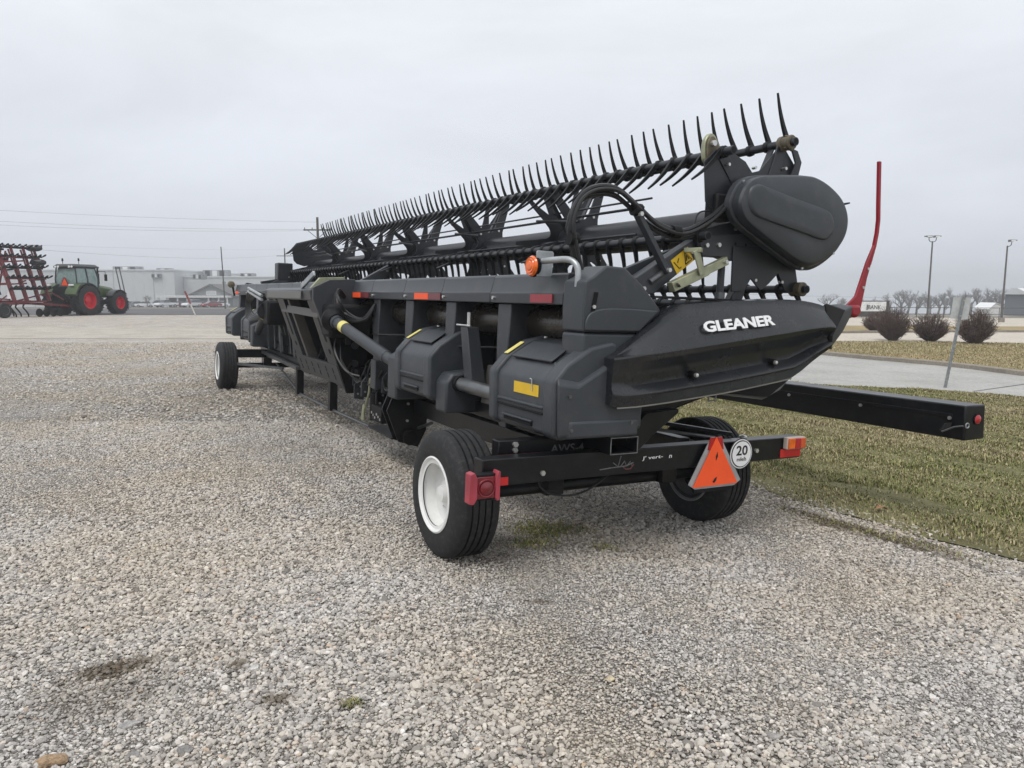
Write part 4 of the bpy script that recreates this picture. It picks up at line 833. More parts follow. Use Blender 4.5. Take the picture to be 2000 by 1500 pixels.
# ---------------------------------------------------------------- central adapter frame
def av(w): return .45 - (w - .59) / .98 * .35
AF = MB().prism([(.02, 1.585), (.0, 1.70), (.08, 1.73), (.42, 1.74), (.44, 1.60)], 4.0, 6.45).build('adapter_top', FRAME, HD, bevel=.01)
MB().box(-.012, .0, 4.35, 6.2, 1.60, 1.69).build('adapter_strip', mat('olive grey panel', (.11, .11, .095), .35, dirt=.2), AF, bevel=.003)
for y in (4.10, 5.72):
    up_ = MB().loft([[(av(w) + a, y + b, w) for a, b in ((0, 0), (0, .36), (.02, .36), (.02, 0))] for w in (.60, 1.10, 1.60)]).build('adapter_upright', FRAME, AF, bevel=.004)
    MB().loft([[(av(w) + a, y + b, w) for a, b in ((.02, 0), (.30, 0), (.30, .03), (.02, .03))] for w in (.60, 1.10, 1.62)]).build('upright_web', FRAME, AF)
    for w0, w1 in ((1.12, 1.42), (.98, 1.04)):
        MB().loft([[(av(w) + a, y + .14 + b, w) for a, b in ((-.004, -q), (-.004, q), (-.002, q), (-.002, -q))] for w, q in ((w0, .015), (w0 + .02, .04), (w1 - .02, .04), (w1, .015))]).build('slot', DARK, up_)
    yi = y + (.46 if y < 5 else -.12)
    MB().loft([[(av(w) + a, yi + b, w) for a, b in ((.03, -.05), (.03, .05), (.16, .05), (.16, -.05))] for w in (.80, 1.58)]).build('guide_channel', mat('brown grey channel', (.085, .078, .072), .35, dirt=.15), AF, bevel=.004)
MB().loft([[(av(w) + a, y, w) for a in (-.01, .05) for _ in (0,)] + [(av(w2) + .05, y, w2), (av(w2) - .01, y, w2)] for y in (4.13, 6.10) for w, w2 in ((.62, .86),)]).build('adapter_sill', FRAME, AF, bevel=.004)
for y in (4.35, 4.65, 5.0, 5.3, 5.6, 5.9):
    for z, s_ in ((.70, .03), (.78, .03)): MB().loft([[(av(w) - .013, y - s_ * .4, w), (av(w) - .013, y + s_ * .4, w), (av(w) - .0105, y + s_ * .4, w), (av(w) - .0105, y - s_ * .4, w)] for w in (z - .03, z + .03)]).build('slot', DARK, AF)
MB().bar((av(1.45) + .01, 4.2, 1.44), (av(1.45) + .01, 6.05, 1.47), .02, .09).build('adapter_bar', mat('brown grey channel', (.085, .078, .072), .35), AF)
MB().lathe([(.30, 4.3), (.30, 6.1)], (.95, 0, .98), 'y', 32).build('feed_drum', mat('dark drum', (.016, .015, .018), .35), HD)
MB().prism([(.02, 1.60), (.02, 1.73), (.20, 1.82), (.48, 1.84), (.55, 1.60), (.40, 1.30), (.14, 1.30)], 3.92, 3.995).build('adapter_gusset', FRAME, AF, bevel=.006)
MB().prism([(.42, .56), (.14, 1.40), (.45, 1.62), (.62, 1.3), (.66, .56)], 3.96, 4.0).build('adapter_side', DARK, AF)
for z in (1.40, 1.10, .90, .80): MB().lathe([(.04, -.03), (.04, 0)], (.50, 3.96, z), 'y', 10).build('side_bolt', STEEL, AF)
lv = MB().bar((.05, 4.55, 1.74), (.10, 4.2, 1.89), .03, .06).build('latch_lever', ZINC, AF, bevel=.006)
MB().prism([(.02, 1.72), (.12, 1.84), (.40, 1.86), (.42, 1.80), (.2, 1.76)], 4.05, 4.10).build('latch_arch', OLIVE, AF, bevel=.004)
for y0_, y1_, ys_ in ((3.62, 2.10, 1), (7.20, 8.86, -1)):
    A = Vector((.17, y0_, 1.385)); B = Vector((.36, y1_, 1.02)); d = (B - A)
    sh = MB().tube([A, A + d * .06, A + d * .065, A + d * .80, A + d * .805, B], [.072, .072, .058, .062, .054, .054], 20).build('drive_shaft', PLAS, HD)
    MB().tube([A - d * .05, A - d * .02, A + d * .03], [.12, .13, .085], 20).build('shaft_bell', DARK, sh); MB().tube([A + d * .14, A + d * .20], .0625, 20, cap=False).build('decal_band', YELP, sh)
    MB().box(.12, .60, min(y0_, y0_ + ys_ * .35), max(y0_, y0_ + ys_ * .35), 1.20, 1.56).build('shaft_gearbox', DARK, HD, bevel=.04)
sh = MB().tube([(.42, 1.10, .995), (.42, .18, .985)], .052, 20).build('drive_shaft', STEEL, HD); MB().tube([(.42, 1.08, .995), (.42, .98, .994)], .062, 20).build('shaft_collar', DARK, sh)
lk = MB().loft([[(.42, .92, 1.44), (.42, 1.04, 1.44), (.52, 1.04, 1.44), (.52, .92, 1.44)], [(.43, .80, .93), (.43, .94, .93), (.55, .94, .93), (.55, .80, .93)]]).build('tension_arm', FRAME, HD, bevel=.006)
MB().tube([(.45, .95, 1.44), (.45, .95, 1.55)], .016, 8).build('tension_bolt', BOLT, lk); MB().tube([(.42, .86, 1.45), (.42, 1.10, 1.45)], .008, 6).build('pin', BOLT, lk)
for i in range(5):
    MB().tube(catmull([(.30, 7.0, 1.52), (.15 - .02 * i, 7.3 + .1 * i, 1.66 + .01 * i), (.10, 7.9 + .12 * i, 1.55), (.10, 7.9 + .1 * i, 1.36 - .03 * i), (.2, 7.4, 1.30), (.3, 7.0, 1.36)], 6), .014, 6).build('hydraulic_hose', HOSE, HD)
for i in range(2): MB().tube([(.08, 7.05, 1.56 + .06 * i), (.06, 8.0, 1.68 + .05 * i)], .022, 8).build('coupler', ZINC, HD)
for i in range(4): MB().tube(catmull([(.40, 3.96, 1.62), (.26, 3.80, 1.66 + .02 * i), (.22, 3.62 + .07 * i, 1.60 - .02 * i), (.30, 3.60, 1.48 - .03 * i), (.4, 3.40 - .05 * i, 1.42), (.47, 3.2, 1.58)], 5), .013, 6).build('hydraulic_hose', HOSE, HD)
# brackets, lines and fasteners hung along the underside of the frame
rd = random.Random(21)
for k in range(11):
    y = 2.55 + .17 * k + rd.uniform(-.04, .04); z = rd.uniform(.62, .95); x = rd.uniform(.44, .58)
    b_ = MB().prism([(x - .05, z - .10), (x + .06, z - .12), (x + .07, z + .06), (x, z + .11), (x - .05, z + .05)], y - .012, y + .012).build('frame_bracket', FRAME if k % 3 else BLACK, HD, bevel=.003)
    for q in range(2): MB().lathe([(.012, -.022), (.012, -.011)], (x - .01 + .03 * q, y, z - .05 + .08 * q), 'y', 6).build('bolt', BOLT, b_, smooth=0)
for k in range(6):
    y = 2.4 + .5 * k; MB().tube(catmull([(.46, y, .92), (.42, y + .12, .80 - .03 * (k % 3)), (.44, y + .34, .74), (.48, y + .52, .82), (.55, y + .62, .95)], 5), .010 + .003 * (k % 2), 6).build('hydraulic_hose', HOSE, HD)
for k in range(5): MB().tube([(.50, 7.0 + .55 * k, .78), (.52, 7.2 + .55 * k, 1.15)], .018, 6).build('support_rod', REEL, HD)
for k in range(4): MB().prism([(.36, 1.28 - .03 * k), (.52, 1.30), (.58, 1.1), (.40, 1.06)], 6.5 + .22 * k, 6.53 + .22 * k).build('frame_bracket', FRAME, HD, bevel=.003)
for z in (1.52, 1.30, 1.16, .70): MB().box(.30 + (1.6 - z) * .2, .36 + (1.6 - z) * .2, 3.93, 3.958, z - .05, z + .05).build('side_lug', STEEL if z == 1.30 else FRAME, HD, bevel=.006)
MB().tube(catmull([(.30, 3.9, 1.25), (.22, 3.75, 1.05), (.30, 3.6, .85), (.42, 3.5, .80)], 5), .014, 6).build('hydraulic_hose', HOSE, HD)
MB().tube(catmull([(.34, 3.9, 1.15), (.28, 3.7, .95), (.36, 3.5, .78), (.46, 3.3, .76)], 5), .012, 6).build('hydraulic_hose', HOSE, HD)
# lower frame and footing plates
MB().bar((.62, -.3, .80), (.62, 4.1, .80), .10, .12).build('lower_frame', BLACK, HD, bevel=.006); MB().bar((.62, 6.6, .80), (.62, 11.5, .80), .10, .12).build('lower_frame', BLACK, HD, bevel=.006)
MB().box(.562, .568, 2.30, 2.75, .77, .845).build('decal', YEL, HD)
MB().box(.40, .60, 2.95, 3.1, .72, 1.02).build('foot_plate', FRAME, HD, bevel=.01)
MB().prism([(.55, .86), (.75, .86), (.75, 1.15), (.6, 1.15)], .26, .9).build('floor_pan', mat('brown grey plate', (.10, .095, .088), .45), HD)

# ================================================================ box beam beyond the header
BD = math.atan2(.379, .925)
BB = empty('box_beam', 'long black steel box beam with a round red lamp on its end above the lawn', 'beam', (3.36, 5.42, .585), (0, 0, 0))
BB.rotation_euler = (-.026, 0, BD)
MB().box(0, .215, 0, 4.7, 0, .262).build('beam_body', BLACK, BB, bevel=.012)
MB().box(-.006, -.0005, .10, 4.6, .165, .19).build('beam_lip', BLACK, BB, bevel=.002)
MB().box(.004, .21, 1.66, 1.70, .2625, .2640).build('weld_strip', LETG, BB)
for y in (.12, .95, 1.80, 2.45, 3.1): MB().lathe([(.014, -.014), (.014, 0)], (0, y, .158), 'x', 10).build('bolt', BOLT, BB)
lr = MB().lathe([(.042, -.010), (.042, 0)], (.125, 0, .155), 'y', 24).build('lamp_rim', DARK, BB); MB().lathe([(.001, -.022), (.02, -.02), (.034, -.010)], (.125, 0, .155), 'y', 24, cap=False).build('lens', REDL, lr)
lat = MB().loft([[(-.004, .10, .13), (-.004, .16, .11), (-.004, .20, .05), (-.004, .17, .045), (-.004, .11, .08)], [(-.028, .11, .125), (-.028, .15, .105), (-.028, .185, .06), (-.028, .16, .06), (-.028, .12, .085)]]).build('latch', RUB, BB)
MB().tube([(-.03, .16, .05), (-.03, .06, .10), (-.02, .0, .115)], .007, 6).build('latch_hook', STEEL, lat); MB().tube([(.02 + .018 * math.cos(k * .6), -.004, .115 + .018 * math.sin(k * .6)) for k in range(11)], .005, 6).build('latch_ring', ZINC, lat)
for y in (4.35, 4.6): MB().box(.06, .15, y - .05, y + .05, -.80, 0).build('support_leg', BLACK, BB, bevel=.005)

# ================================================================ tractor and cultivator on the left
M_GRN = mat('green bonnet paint', (.055, .092, .026), .35, var=.1, scale=2, dirt=.08); M_GDK = mat('dark grey tractor paint', (.03, .034, .034), .4)
M_RIM = mat('tractor red rim', (.55, .008, .020), .4, var=.1, scale=4); M_GLS = mat('tinted cab glass', (.22, .30, .29), .08, spec=.6, coat=.5)
M_CRED = mat('implement red paint', (.13, .010, .014), .45, var=.2, scale=3, dirt=.1)
TRA = empty('tractor', 'green tractor with red wheels parked beyond the gravel', 'tractor', (-29.55, 50.2, 0), (0, 0, math.radians(-11)))
def twheel(x, y, R, w, rr):
    ty = MB().lathe([(rr, -w / 2 + .03), (rr + .04, -w / 2), (R * .86, -w / 2 + .01), (R * .95, -w / 2 + .05), (R * .955, w / 2 - .05), (R * .86, w / 2 - .01), (rr + .04, w / 2), (rr, w / 2 - .03)], (0, 0, 0), 'x', 36, cap=False).build('tyre', RUB, TRA); ty.location = (x, y, R - .03)
    mb = MB(); n = 22
    for i in range(n):
        for sd in (-1, 1):
            a = 2 * math.pi * (i + (.5 if sd > 0 else 0)) / n; b = a + .26; r0, r1 = R * .93, R
            P = []
            for (ang, xx) in ((a, 0.0), (b, sd * w * .49)):
                for r in (r0, r1):
                    for da in (-.045, .045): P.append((xx, r * math.cos(ang + da), r * math.sin(ang + da)))
            mb.add(P, [(0, 1, 3, 2), (4, 6, 7, 5), (0, 2, 6, 4), (1, 5, 7, 3), (2, 3, 7, 6), (0, 4, 5, 1)])
    lg = mb.build('tread_lugs', RUB, ty, smooth=0); lg['kind'] = 'stuff'
    sg = 1 if x > 0 else -1
    MB().lathe([(rr + .02, sg * (w / 2 - .02)), (rr - .02, sg * (w / 2 - .03)), (rr - .05, sg * (w / 2 - .12)), (rr * .8, sg * w * .12), (rr * .45, sg * w * .10), (rr * .42, sg * w * .26), (rr * .2, sg * w * .28), (.001, sg * w * .30)], (0, 0, 0), 'x', 32, cap=False).build('rim', M_RIM, ty)
    MB().lathe([(rr + .01, -sg * (w / 2 - .02)), (rr - .04, -sg * (w / 2 - .1)), (rr * .8, -sg * .05), (.001, -sg * .05)], (0, 0, 0), 'x', 24, cap=False).build('rim_back', M_RIM, ty)
twheel(1.02, 0, 1.03, .78, .56); twheel(-1.02, 0, 1.03, .78, .56); twheel(1.0, 3.0, .82, .62, .43); twheel(-1.0, 3.0, .82, .62, .43)
MB().prism([(-.9, .75), (-.9, 1.15), (-.3, 1.45), (1.6, 1.35), (2.2, 1.05), (3.4, 1.0), (3.4, .7), (.9, .6)], -.36, .36, 'x').build('chassis', M_GDK, TRA, bevel=.03)
MB().loft([[(-.42, 1.5, 1.3), (.42, 1.5, 1.3), (.45, 1.5, 1.95), (.3, 1.5, 2.12), (-.3, 1.5, 2.12), (-.45, 1.5, 1.95)], [(-.42, 3.3, 1.15), (.42, 3.3, 1.15), (.44, 3.3, 1.72), (.3, 3.3, 1.88), (-.3, 3.3, 1.88), (-.44, 3.3, 1.72)], [(-.36, 3.9, 1.1), (.36, 3.9, 1.1), (.36, 3.9, 1.5), (.24, 3.9, 1.62), (-.24, 3.9, 1.62), (-.36, 3.9, 1.5)]]).build('bonnet', M_GRN, TRA, bevel=.04)
for sg in (-1, 1):
    P = [(1.20 * math.cos(math.radians(a)), .98 + 1.20 * math.sin(math.radians(a))) for a in range(24, 166, 10)]; Q = [(1.12 * math.cos(math.radians(a)), .98 + 1.12 * math.sin(math.radians(a))) for a in range(164, 22, -10)]
    fd = MB().prism(P + Q, sg * .55, sg * 1.34, 'x').build('rear_fender', M_GDK, TRA, bevel=.02)
    MB().prism([(-1.22, .98 + .42), (-1.10, 1.65), (-.86, 1.98), (-.60, 2.12), (-.60, 2.06), (-.84, 1.90), (-1.05, 1.60), (-1.16, 1.38)], sg * .50, sg * 1.36, 'x').build('fender_shell', M_GRN, TRA, bevel=.02)
    MB().box(sg * .85 - .16, sg * .85 + .16, -1.03, -.90, 1.95, 2.07).build('work_lamp', LETW, TRA, bevel=.02)
    P = [(3.0 + .92 * math.cos(math.radians(a)), .8 + .92 * math.sin(math.radians(a))) for a in range(40, 150, 12)]; Q = [(3.0 + .88 * math.cos(math.radians(a)), .8 + .88 * math.sin(math.radians(a))) for a in range(148, 38, -12)]
    MB().prism(P + Q, sg * .74, sg * 1.28, 'x').build('front_fender', M_GDK, TRA)
    MB().tube([(sg * .75, 1.55, 2.95), (sg * 1.25, 1.7, 2.95), (sg * 1.28, 1.7, 2.55)], .02, 6).build('mirror_arm', DARK, TRA); MB().box(sg * 1.28 - .10, sg * 1.28 + .10, 1.67, 1.74, 2.30, 2.75).build('mirror', DARK, TRA, bevel=.02)
    MB().tube([(sg * .62, .1, 3.3), (sg * .62, .1, 3.62)], .018, 6).build('antenna', DARK, TRA); MB().lathe([(.05, 3.60), (.06, 3.64), (.05, 3.78), (.001, 3.80)], (sg * .62, .1, 0), 'z', 10).build('beacon', DARK, TRA)
cab = MB().loft([[(-.80, -.35, 1.75), (.80, -.35, 1.75), (.80, 1.45, 1.65), (-.80, 1.45, 1.65)], [(-.80, -.42, 2.4), (.80, -.42, 2.4), (.82, 1.52, 2.4), (-.82, 1.52, 2.4)], [(-.70, -.30, 3.15), (.70, -.30, 3.15), (.72, 1.40, 3.15), (-.72, 1.40, 3.15)]]).build('cab_glass', M_GLS, TRA, bevel=.05)
for x, y in ((-.80, -.40), (.80, -.40), (-.81, 1.48), (.81, 1.48), (.82, .55), (-.82, .55)):
    MB().tube([(x, y, 1.7), (x * 1.012, y * 1.03, 2.4), (x * .90, y * .92, 3.2)], .045, 8).build('cab_pillar', M_GDK, TRA)
MB().loft([[(-.82, -.52, 3.15), (.82, -.52, 3.15), (.82, 1.62, 3.15), (-.82, 1.62, 3.15)], [(-.84, -.54, 3.25), (.84, -.54, 3.25), (.84, 1.66, 3.25), (-.84, 1.66, 3.25)], [(-.68, -.40, 3.40), (.68, -.40, 3.40), (.68, 1.5, 3.40), (-.68, 1.5, 3.40)]]).build('cab_roof', M_GDK, TRA, bevel=.05)
MB().box(-.35, .35, .0, .9, 1.6, 1.9).build('seat', DARK, TRA, bevel=.05); MB().box(-.3, .3, -.1, .05, 1.9, 2.7).build('seat_back', DARK, TRA, bevel=.05)
for x in (-.62, -.42, .42, .62): MB().lathe([(.07, -.57), (.07, -.53)], (x, 0, 3.22), 'y', 10).build('roof_lamp', LETW, TRA)
MB().tube([(.62, 1.75, 1.9), (.62, 1.75, 3.1), (.66, 1.78, 3.28)], .065, 10).build('exhaust', DARK, TRA); MB().tube([(.62, 1.75, 2.1), (.62, 1.75, 2.8)], .10, 10).build('exhaust_guard', DARK, TRA)
wt = MB().prism([(-.26, 1.98), (.26, 1.98), (.0, 2.46)], -.56, -.545).build('warning_triangle', ORNG, TRA)
MB().prism([(-.34, 1.94), (.34, 1.94), (.06, 2.52), (-.06, 2.52)], -.543, -.53).build('triangle_backing', REDD, TRA)
for sg in (-.4, .4): MB().bar((sg, -.9, .9), (sg * 1.3, -1.7, .65), .07, .1).build('lift_link', DARK, TRA); MB().bar((sg, -.6, 1.5), (sg * 1.2, -1.4, .8), .05, .06).build('lift_rod', DARK, TRA)
MB().box(-.55, .55, -1.0, -.85, .7, 1.9).build('hitch_block', DARK, TRA, bevel=.05)

CU = empty('cultivator', 'red folding cultivator with black shanks standing behind the tractor', 'cultivator', (-31.5, 46.0, 0), (0, 0, math.radians(-12)))
def rbar(p, q, w=.1, n='frame_bar', m=M_CRED): return MB().bar(p, q, w, w, (0, 1, 0) if abs(q[2] - p[2]) > abs(q[1] - p[1]) else (0, 0, 1)).build(n, m, CU, bevel=.008)
for y in (-.3, .6, 1.5): rbar((-3.2, y, .85), (1.6, y, .85), .11, 'tool_bar')
for x in (-2.6, -1.2, .2, 1.4): rbar((x, -.4, .98), (x, 2.0, .98), .11)
rbar((.2, 1.5, .85), (1.7, 4.1, .60), .12, 'draw_bar'); rbar((1.5, 1.4, .85), (1.75, 4.1, .60), .12, 'draw_bar'); rbar((.9, .2, 1.0), (1.2, 2.6, 1.55), .08); rbar((1.2, 2.6, 1.55), (1.6, 3.9, .7), .08)
def shank(p, d):
    P = Vector(p); dx = Vector(d)
    MB().tube(catmull([P, P + dx * .18 + Vector((0, 0, .05)), P + dx * .36 + Vector((0, -.06, -.04)), P + dx * .50 + Vector((0, -.02, -.02)), P + dx * .66 + Vector((0, .03, .04))], 3), [.045, .05, .05, .07, .07, .07, .045, .04, .04, .05, .06, .05, .02], 6).build('shank', DARK, CU)
# the folded wings: ladders of uprights leaning inward, with shanks sticking out sideways
for wx, sg in ((.95, 1), (-2.4, -1)):
    for i, y in enumerate((-.4, .5, 1.4, 2.2)):
        rbar((wx + sg * .55, y, 1.0), (wx - sg * .45, y, 4.45), .12, 'wing_beam'); rbar((wx + sg * .30, y + .1, 1.0), (wx - sg * .70, y + .1, 4.2), .08, 'wing_beam')
    for j, z in enumerate((1.75, 2.4, 3.05, 3.7, 4.3)):
        xx = wx + sg * .55 - sg * 1.1 * (z - 1) / 3.75
        MB().bar((xx, -.5, z), (xx, 2.4, z), .13, .13).build('wing_bar', M_CRED if j % 2 else DARK, CU)
        for y in (-.5, -.1, .3, .75, 1.2, 1.65, 2.0, 2.35): shank((xx, y, z), (sg * (.9 + .1 * (j % 2)), -.12, .22 + .06 * random.random()))
for y in (0.0, 1.2):
    for z in (2.0, 3.4): rbar((-2.0, y, z), (.8, y, z + .1), .09, 'cross_bar')
for (x, y, z, t) in ((.78, 2.0, 4.32, .22), (.95, 2.05, 3.42, .20)):
    w_ = MB().lathe([(.20, -.12), (.36, -.13), (.44, -.08), (.46, 0), (.44, .08), (.36, .13), (.20, .12)], (0, 0, 0), 'z', 28).build('wing_wheel', RUB, CU); w_.location = (x, y, z); w_.rotation_euler = (t, .18, 0)
    MB().lathe([(.20, -.14), (.19, .14)], (0, 0, 0), 'z', 20).build('rim', mat('grey inner rim', (.22, .22, .22), .45), w_)
for x, y in ((1.15, -.9), (-.2, -.9), (-2.6, -.9)):
    w_ = MB().lathe([(.22, -.13), (.38, -.14), (.45, -.09), (.47, 0), (.45, .09), (.38, .14), (.22, .13)], (0, 0, 0), 'x', 28).build('wheel', RUB, CU); w_.location = (x, y, .46)
    MB().lathe([(.25, .135), (.22, .10), (.2, .06), (.001, .05)], (0, 0, 0), 'x', 20, cap=False).build('rim', WHITE, w_); rbar((x - .2, y, .5), (x - .2, -.2, .9), .09, 'wheel_arm')
rq = random.Random(5)
for i in range(26):
    x, y, z = rq.uniform(-2.6, 1.3), rq.uniform(-.4, 2.2), rq.uniform(1.0, 3.6); d_ = Vector((rq.gauss(0, 1), rq.gauss(0, .6), rq.gauss(0, .7))).normalized() * rq.uniform(.4, 1.0)
    MB().bar((x, y, z), (x + d_.x, y + d_.y, z + d_.z), .07, .07, (.3, .5, .8)).build('linkage', DARK if i % 3 else M_CRED, CU)
for i in range(16):
    x = -2.8 + (i % 8) * .55; y = -.2 + .9 * (i // 8); MB().tube(catmull([(x, y, .85), (x, y - .15, .65), (x, y + .05, .4), (x, y + .2, .2), (x, y + .22, .03)], 3), .045, 6).build('shank', DARK, CU)
for i in range(4):
    d_ = MB().lathe([(.02, -.01), (.26, -.02), (.27, 0), (.26, .02), (.02, .01)], (0, 0, 0), 'x', 18).build('coulter_disc', DARK, CU); d_.location = (1.5 + .12 * i, 1.3 + .42 * i, .27)
MB().prism([(.2, 1.15), (.7, 1.15), (.75, 1.6), (.25, 1.6)], .3, .36).build('reflector_board', LETW, CU)

# ================================================================ buildings on the left
M_WHS = mat('pale metal cladding', (.50, .52, .53), .6, var=.04, scale=.2); M_ROOF = mat('white roof', (.62, .63, .64), .6, var=.04, scale=.2)
M_UNIT = mat('rooftop unit grey', (.22, .23, .235), .6, var=.25, scale=.8); M_SID = mat('grey siding', (.22, .235, .23), .7, var=.06, scale=.5); M_TRIM = mat('white trim', (.62, .62, .60), .6)
WZ = gz(-90, 230) - .3
WH = empty('warehouse', 'long pale metal warehouse with rooftop units behind the parked cars', 'warehouse', (0, 0, 0))
MB().box(-175, -104.5, 232, 290, WZ, 7.6).build('wall', M_WHS, WH); MB().box(-175.3, -104.2, 231.7, 290.3, 7.6, 7.95).build('parapet', M_ROOF, WH)
MB().box(-104.4, -60, 238, 290, WZ, 5.6).build('wall', M_WHS, WH); MB().box(-104.19, -59.8, 237.7, 290.3, 5.6, 5.95).build('parapet', M_ROOF, WH)
for i in range(22):
    MB().box(-173 + i * 3.1, -172.9 + i * 3.1, 231.93, 232, WZ, 7.58).build('panel_joint', M_UNIT if i % 4 == 0 else M_ROOF, WH)
for px0, px1, y0, y1, d in ((235, 283, 521, 529, 245), (318, 343, 526.5, 531, 250), (407, 453, 528, 536, 250), (478, 502, 534, 541, 246), (308, 326, 535, 543.5, 231.2), (387, 405, 536, 546, 231.2)):
    k = d / 1450; x0, x1 = (px0 - 1000) * k * 1.008, (px1 - 1000) * k * 1.008; zb = 7.95 if x1 < -104.2 else 5.95
    if d < 232: zb = 1.7 + (566 - y1) * k
    zt = max(zb + .9, 1.7 + (566 - y0) * k)
    u_ = MB().box(x0, x1, d, d + 4, zb, zt).build('rooftop_unit', M_UNIT, WH, bevel=.1)
    for q in range(3):
        xa = x0 + (x1 - x0) * (.1 + .3 * q); MB().box(xa, xa + (x1 - x0) * .2, d - .06, d - .005, zb + .25, zt - .2).build('louvre', M_TRIM if q == 1 else DARK, u_)
GB = empty('gabled_building', 'grey gabled building with a white gable window and columned porch', 'building', (-80.8, 200, gz(-80, 200))); GB.scale = (1.333, 1.333, 1.333)
MB().prism([(-4.0, 0), (4.6, 0), (4.6, 2.35), (.3, 4.4), (-4.0, 2.35)], 0, 14).build('wall', M_SID, GB)
for sg in (-1, 1): MB().loft([[(.3, -.6, 4.42), (.3 + sg * 5.0, -.6, 2.05), (.3 + sg * 5.0, -.6, 2.28), (.3, -.6, 4.68)], [(.3, 14.5, 4.42), (.3 + sg * 5.0, 14.5, 2.05), (.3 + sg * 5.0, 14.5, 2.28), (.3, 14.5, 4.68)]]).build('roof', mat('dark shingles', (.11, .105, .10), .8), GB)
wn = MB().box(-.7, 1.3, -.05, .02, 2.45, 3.3).build('window', M_TRIM, GB); MB().box(-.55, 1.15, -.08, -.055, 2.55, 3.2).build('pane', mat('dull glass', (.45, .47, .48), .2), wn)
MB().box(-9.6, 4.6, -2.6, 2.0, 1.95, 2.35).build('porch_roof', M_TRIM, GB)
for x in (-9.3, -7.4, -5.5, -3.6, .6, 2.6, 4.3): MB().box(x - .12, x + .12, -2.4, -2.16, 0, 1.95).build('column', M_TRIM, GB)
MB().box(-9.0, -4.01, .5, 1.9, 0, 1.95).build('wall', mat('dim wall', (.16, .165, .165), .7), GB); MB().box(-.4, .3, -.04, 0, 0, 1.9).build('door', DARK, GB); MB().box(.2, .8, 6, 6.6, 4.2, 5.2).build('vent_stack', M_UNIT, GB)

# ---------------------------------------------------------------- parked cars
M_CGL = mat('car glass', (.03, .035, .04), .1, coat=.4)
def car(px, d, col, label, rz, kind=0):
    x = (px - 1000) / 1450 * d * 1.004; r = empty('parked_car', label, 'car' if kind < 2 else 'pickup', (x, d, gz(x, d) + .03), (0, 0, rz), 'cars parked on the far lot')
    m = mat('car paint ' + col[0], col[1], .25, coat=.5, var=.03)
    side = {0: [(-2.2, .35), (-2.25, .75), (-1.6, .92), (1.0, .92), (2.1, .80), (2.25, .55), (2.2, .30)], 1: [(-2.2, .4), (-2.25, 1.0), (1.0, 1.05), (2.1, .95), (2.25, .6), (2.2, .35)], 2: [(-2.7, .5), (-2.75, 1.0), (1.2, 1.05), (2.5, 1.0), (2.65, .7), (2.6, .45)]}[kind]
    top = {0: [(-1.5, .90), (-.95, 1.42), (.35, 1.44), (1.15, .90)], 1: [(-2.1, 1.0), (-1.95, 1.68), (.3, 1.72), (1.15, 1.02)], 2: [(-.5, 1.0), (-.4, 1.75), (.7, 1.76), (1.5, 1.02)]}[kind]
    b = MB().prism([(a, z) for a, z in side], -.9, .9, 'x').build('body', m, r, bevel=.06)
    tp = [(top[0][0], top[0][1])] + top[1:]; zt = top[1][1]
    MB().loft([[(w * (1 if z < zt - .2 else .82), a, z) for a, z in tp] for w in (-.84, .84)]).build('cabin', M_CGL, r, bevel=.03)
    MB().loft([[(w, a, z) for a, z in ((top[1][0] + .02, top[1][1] - .02), (top[1][0], top[1][1] + .03), (top[2][0], top[2][1] + .03), (top[2][0] + .03, top[2][1] - .02))] for w in (-.70, .70)]).build('roof', m, r, bevel=.02)
    yw = 1.35 if kind < 2 else 1.7
    for sx in (-1, 1):
        for yy in (-yw, yw):
            w_ = MB().lathe([(.20, -.1), (.33, -.1), (.34, 0), (.33, .1), (.20, .1)], (0, 0, 0), 'x', 18).build('wheel', RUB, r); w_.location = (sx * .82, yy, .34); MB().lathe([(.2, .105), (.001, .11)] if sx > 0 else [(.2, -.105), (.001, -.11)], (0, 0, 0), 'x', 14, cap=False).build('rim', GREYM, w_)
        MB().box(sx * .72 - .15, sx * .72 + .15, side[-2][0] - .06, side[-2][0] + .02, .62, .74).build('headlight', LETW, b); MB().box(sx * .74 - .12, sx * .74 + .12, side[1][0] - .03, side[1][0] + .05, .66, .80).build('tail_light', REDL, b)
    MB().box(-.85, .85, side[-1][0] - .04, side[-1][0] + .05, .32, .45).build('bumper', DARK, b)
WC = ('white', (.75, .75, .75)); GC = ('grey', (.20, .21, .22)); KC = ('black', (.02, .02, .022)); RCo = ('red', (.30, .02, .02)); MC = ('maroon', (.12, .02, .03))
car(258, 186, KC, 'dark car parked just right of the tractor', 2.3); car(272, 184, GC, 'grey car parked under the bare tree', 2.2); car(290, 182, WC, 'white saloon car parked right of the bare tree', 1.9); car(311, 186, GC, 'grey estate car parked between two white ones', 2.3, 1)
car(331, 172, WC, 'white pickup truck facing out from the porch', 2.7, 2); car(355, 186, MC, 'maroon car parked in front of the porch columns', 2.0); car(380, 170, WC, 'white boxy van parked behind the leaning marker post', 2.8, 1); car(396, 180, GC, 'grey car parked right of the white van', 1.8)
car(418, 170, RCo, 'small red car parked by the gabled building', 2.4); car(434, 176, WC, 'white car half hidden behind the end of the header', 2.2)

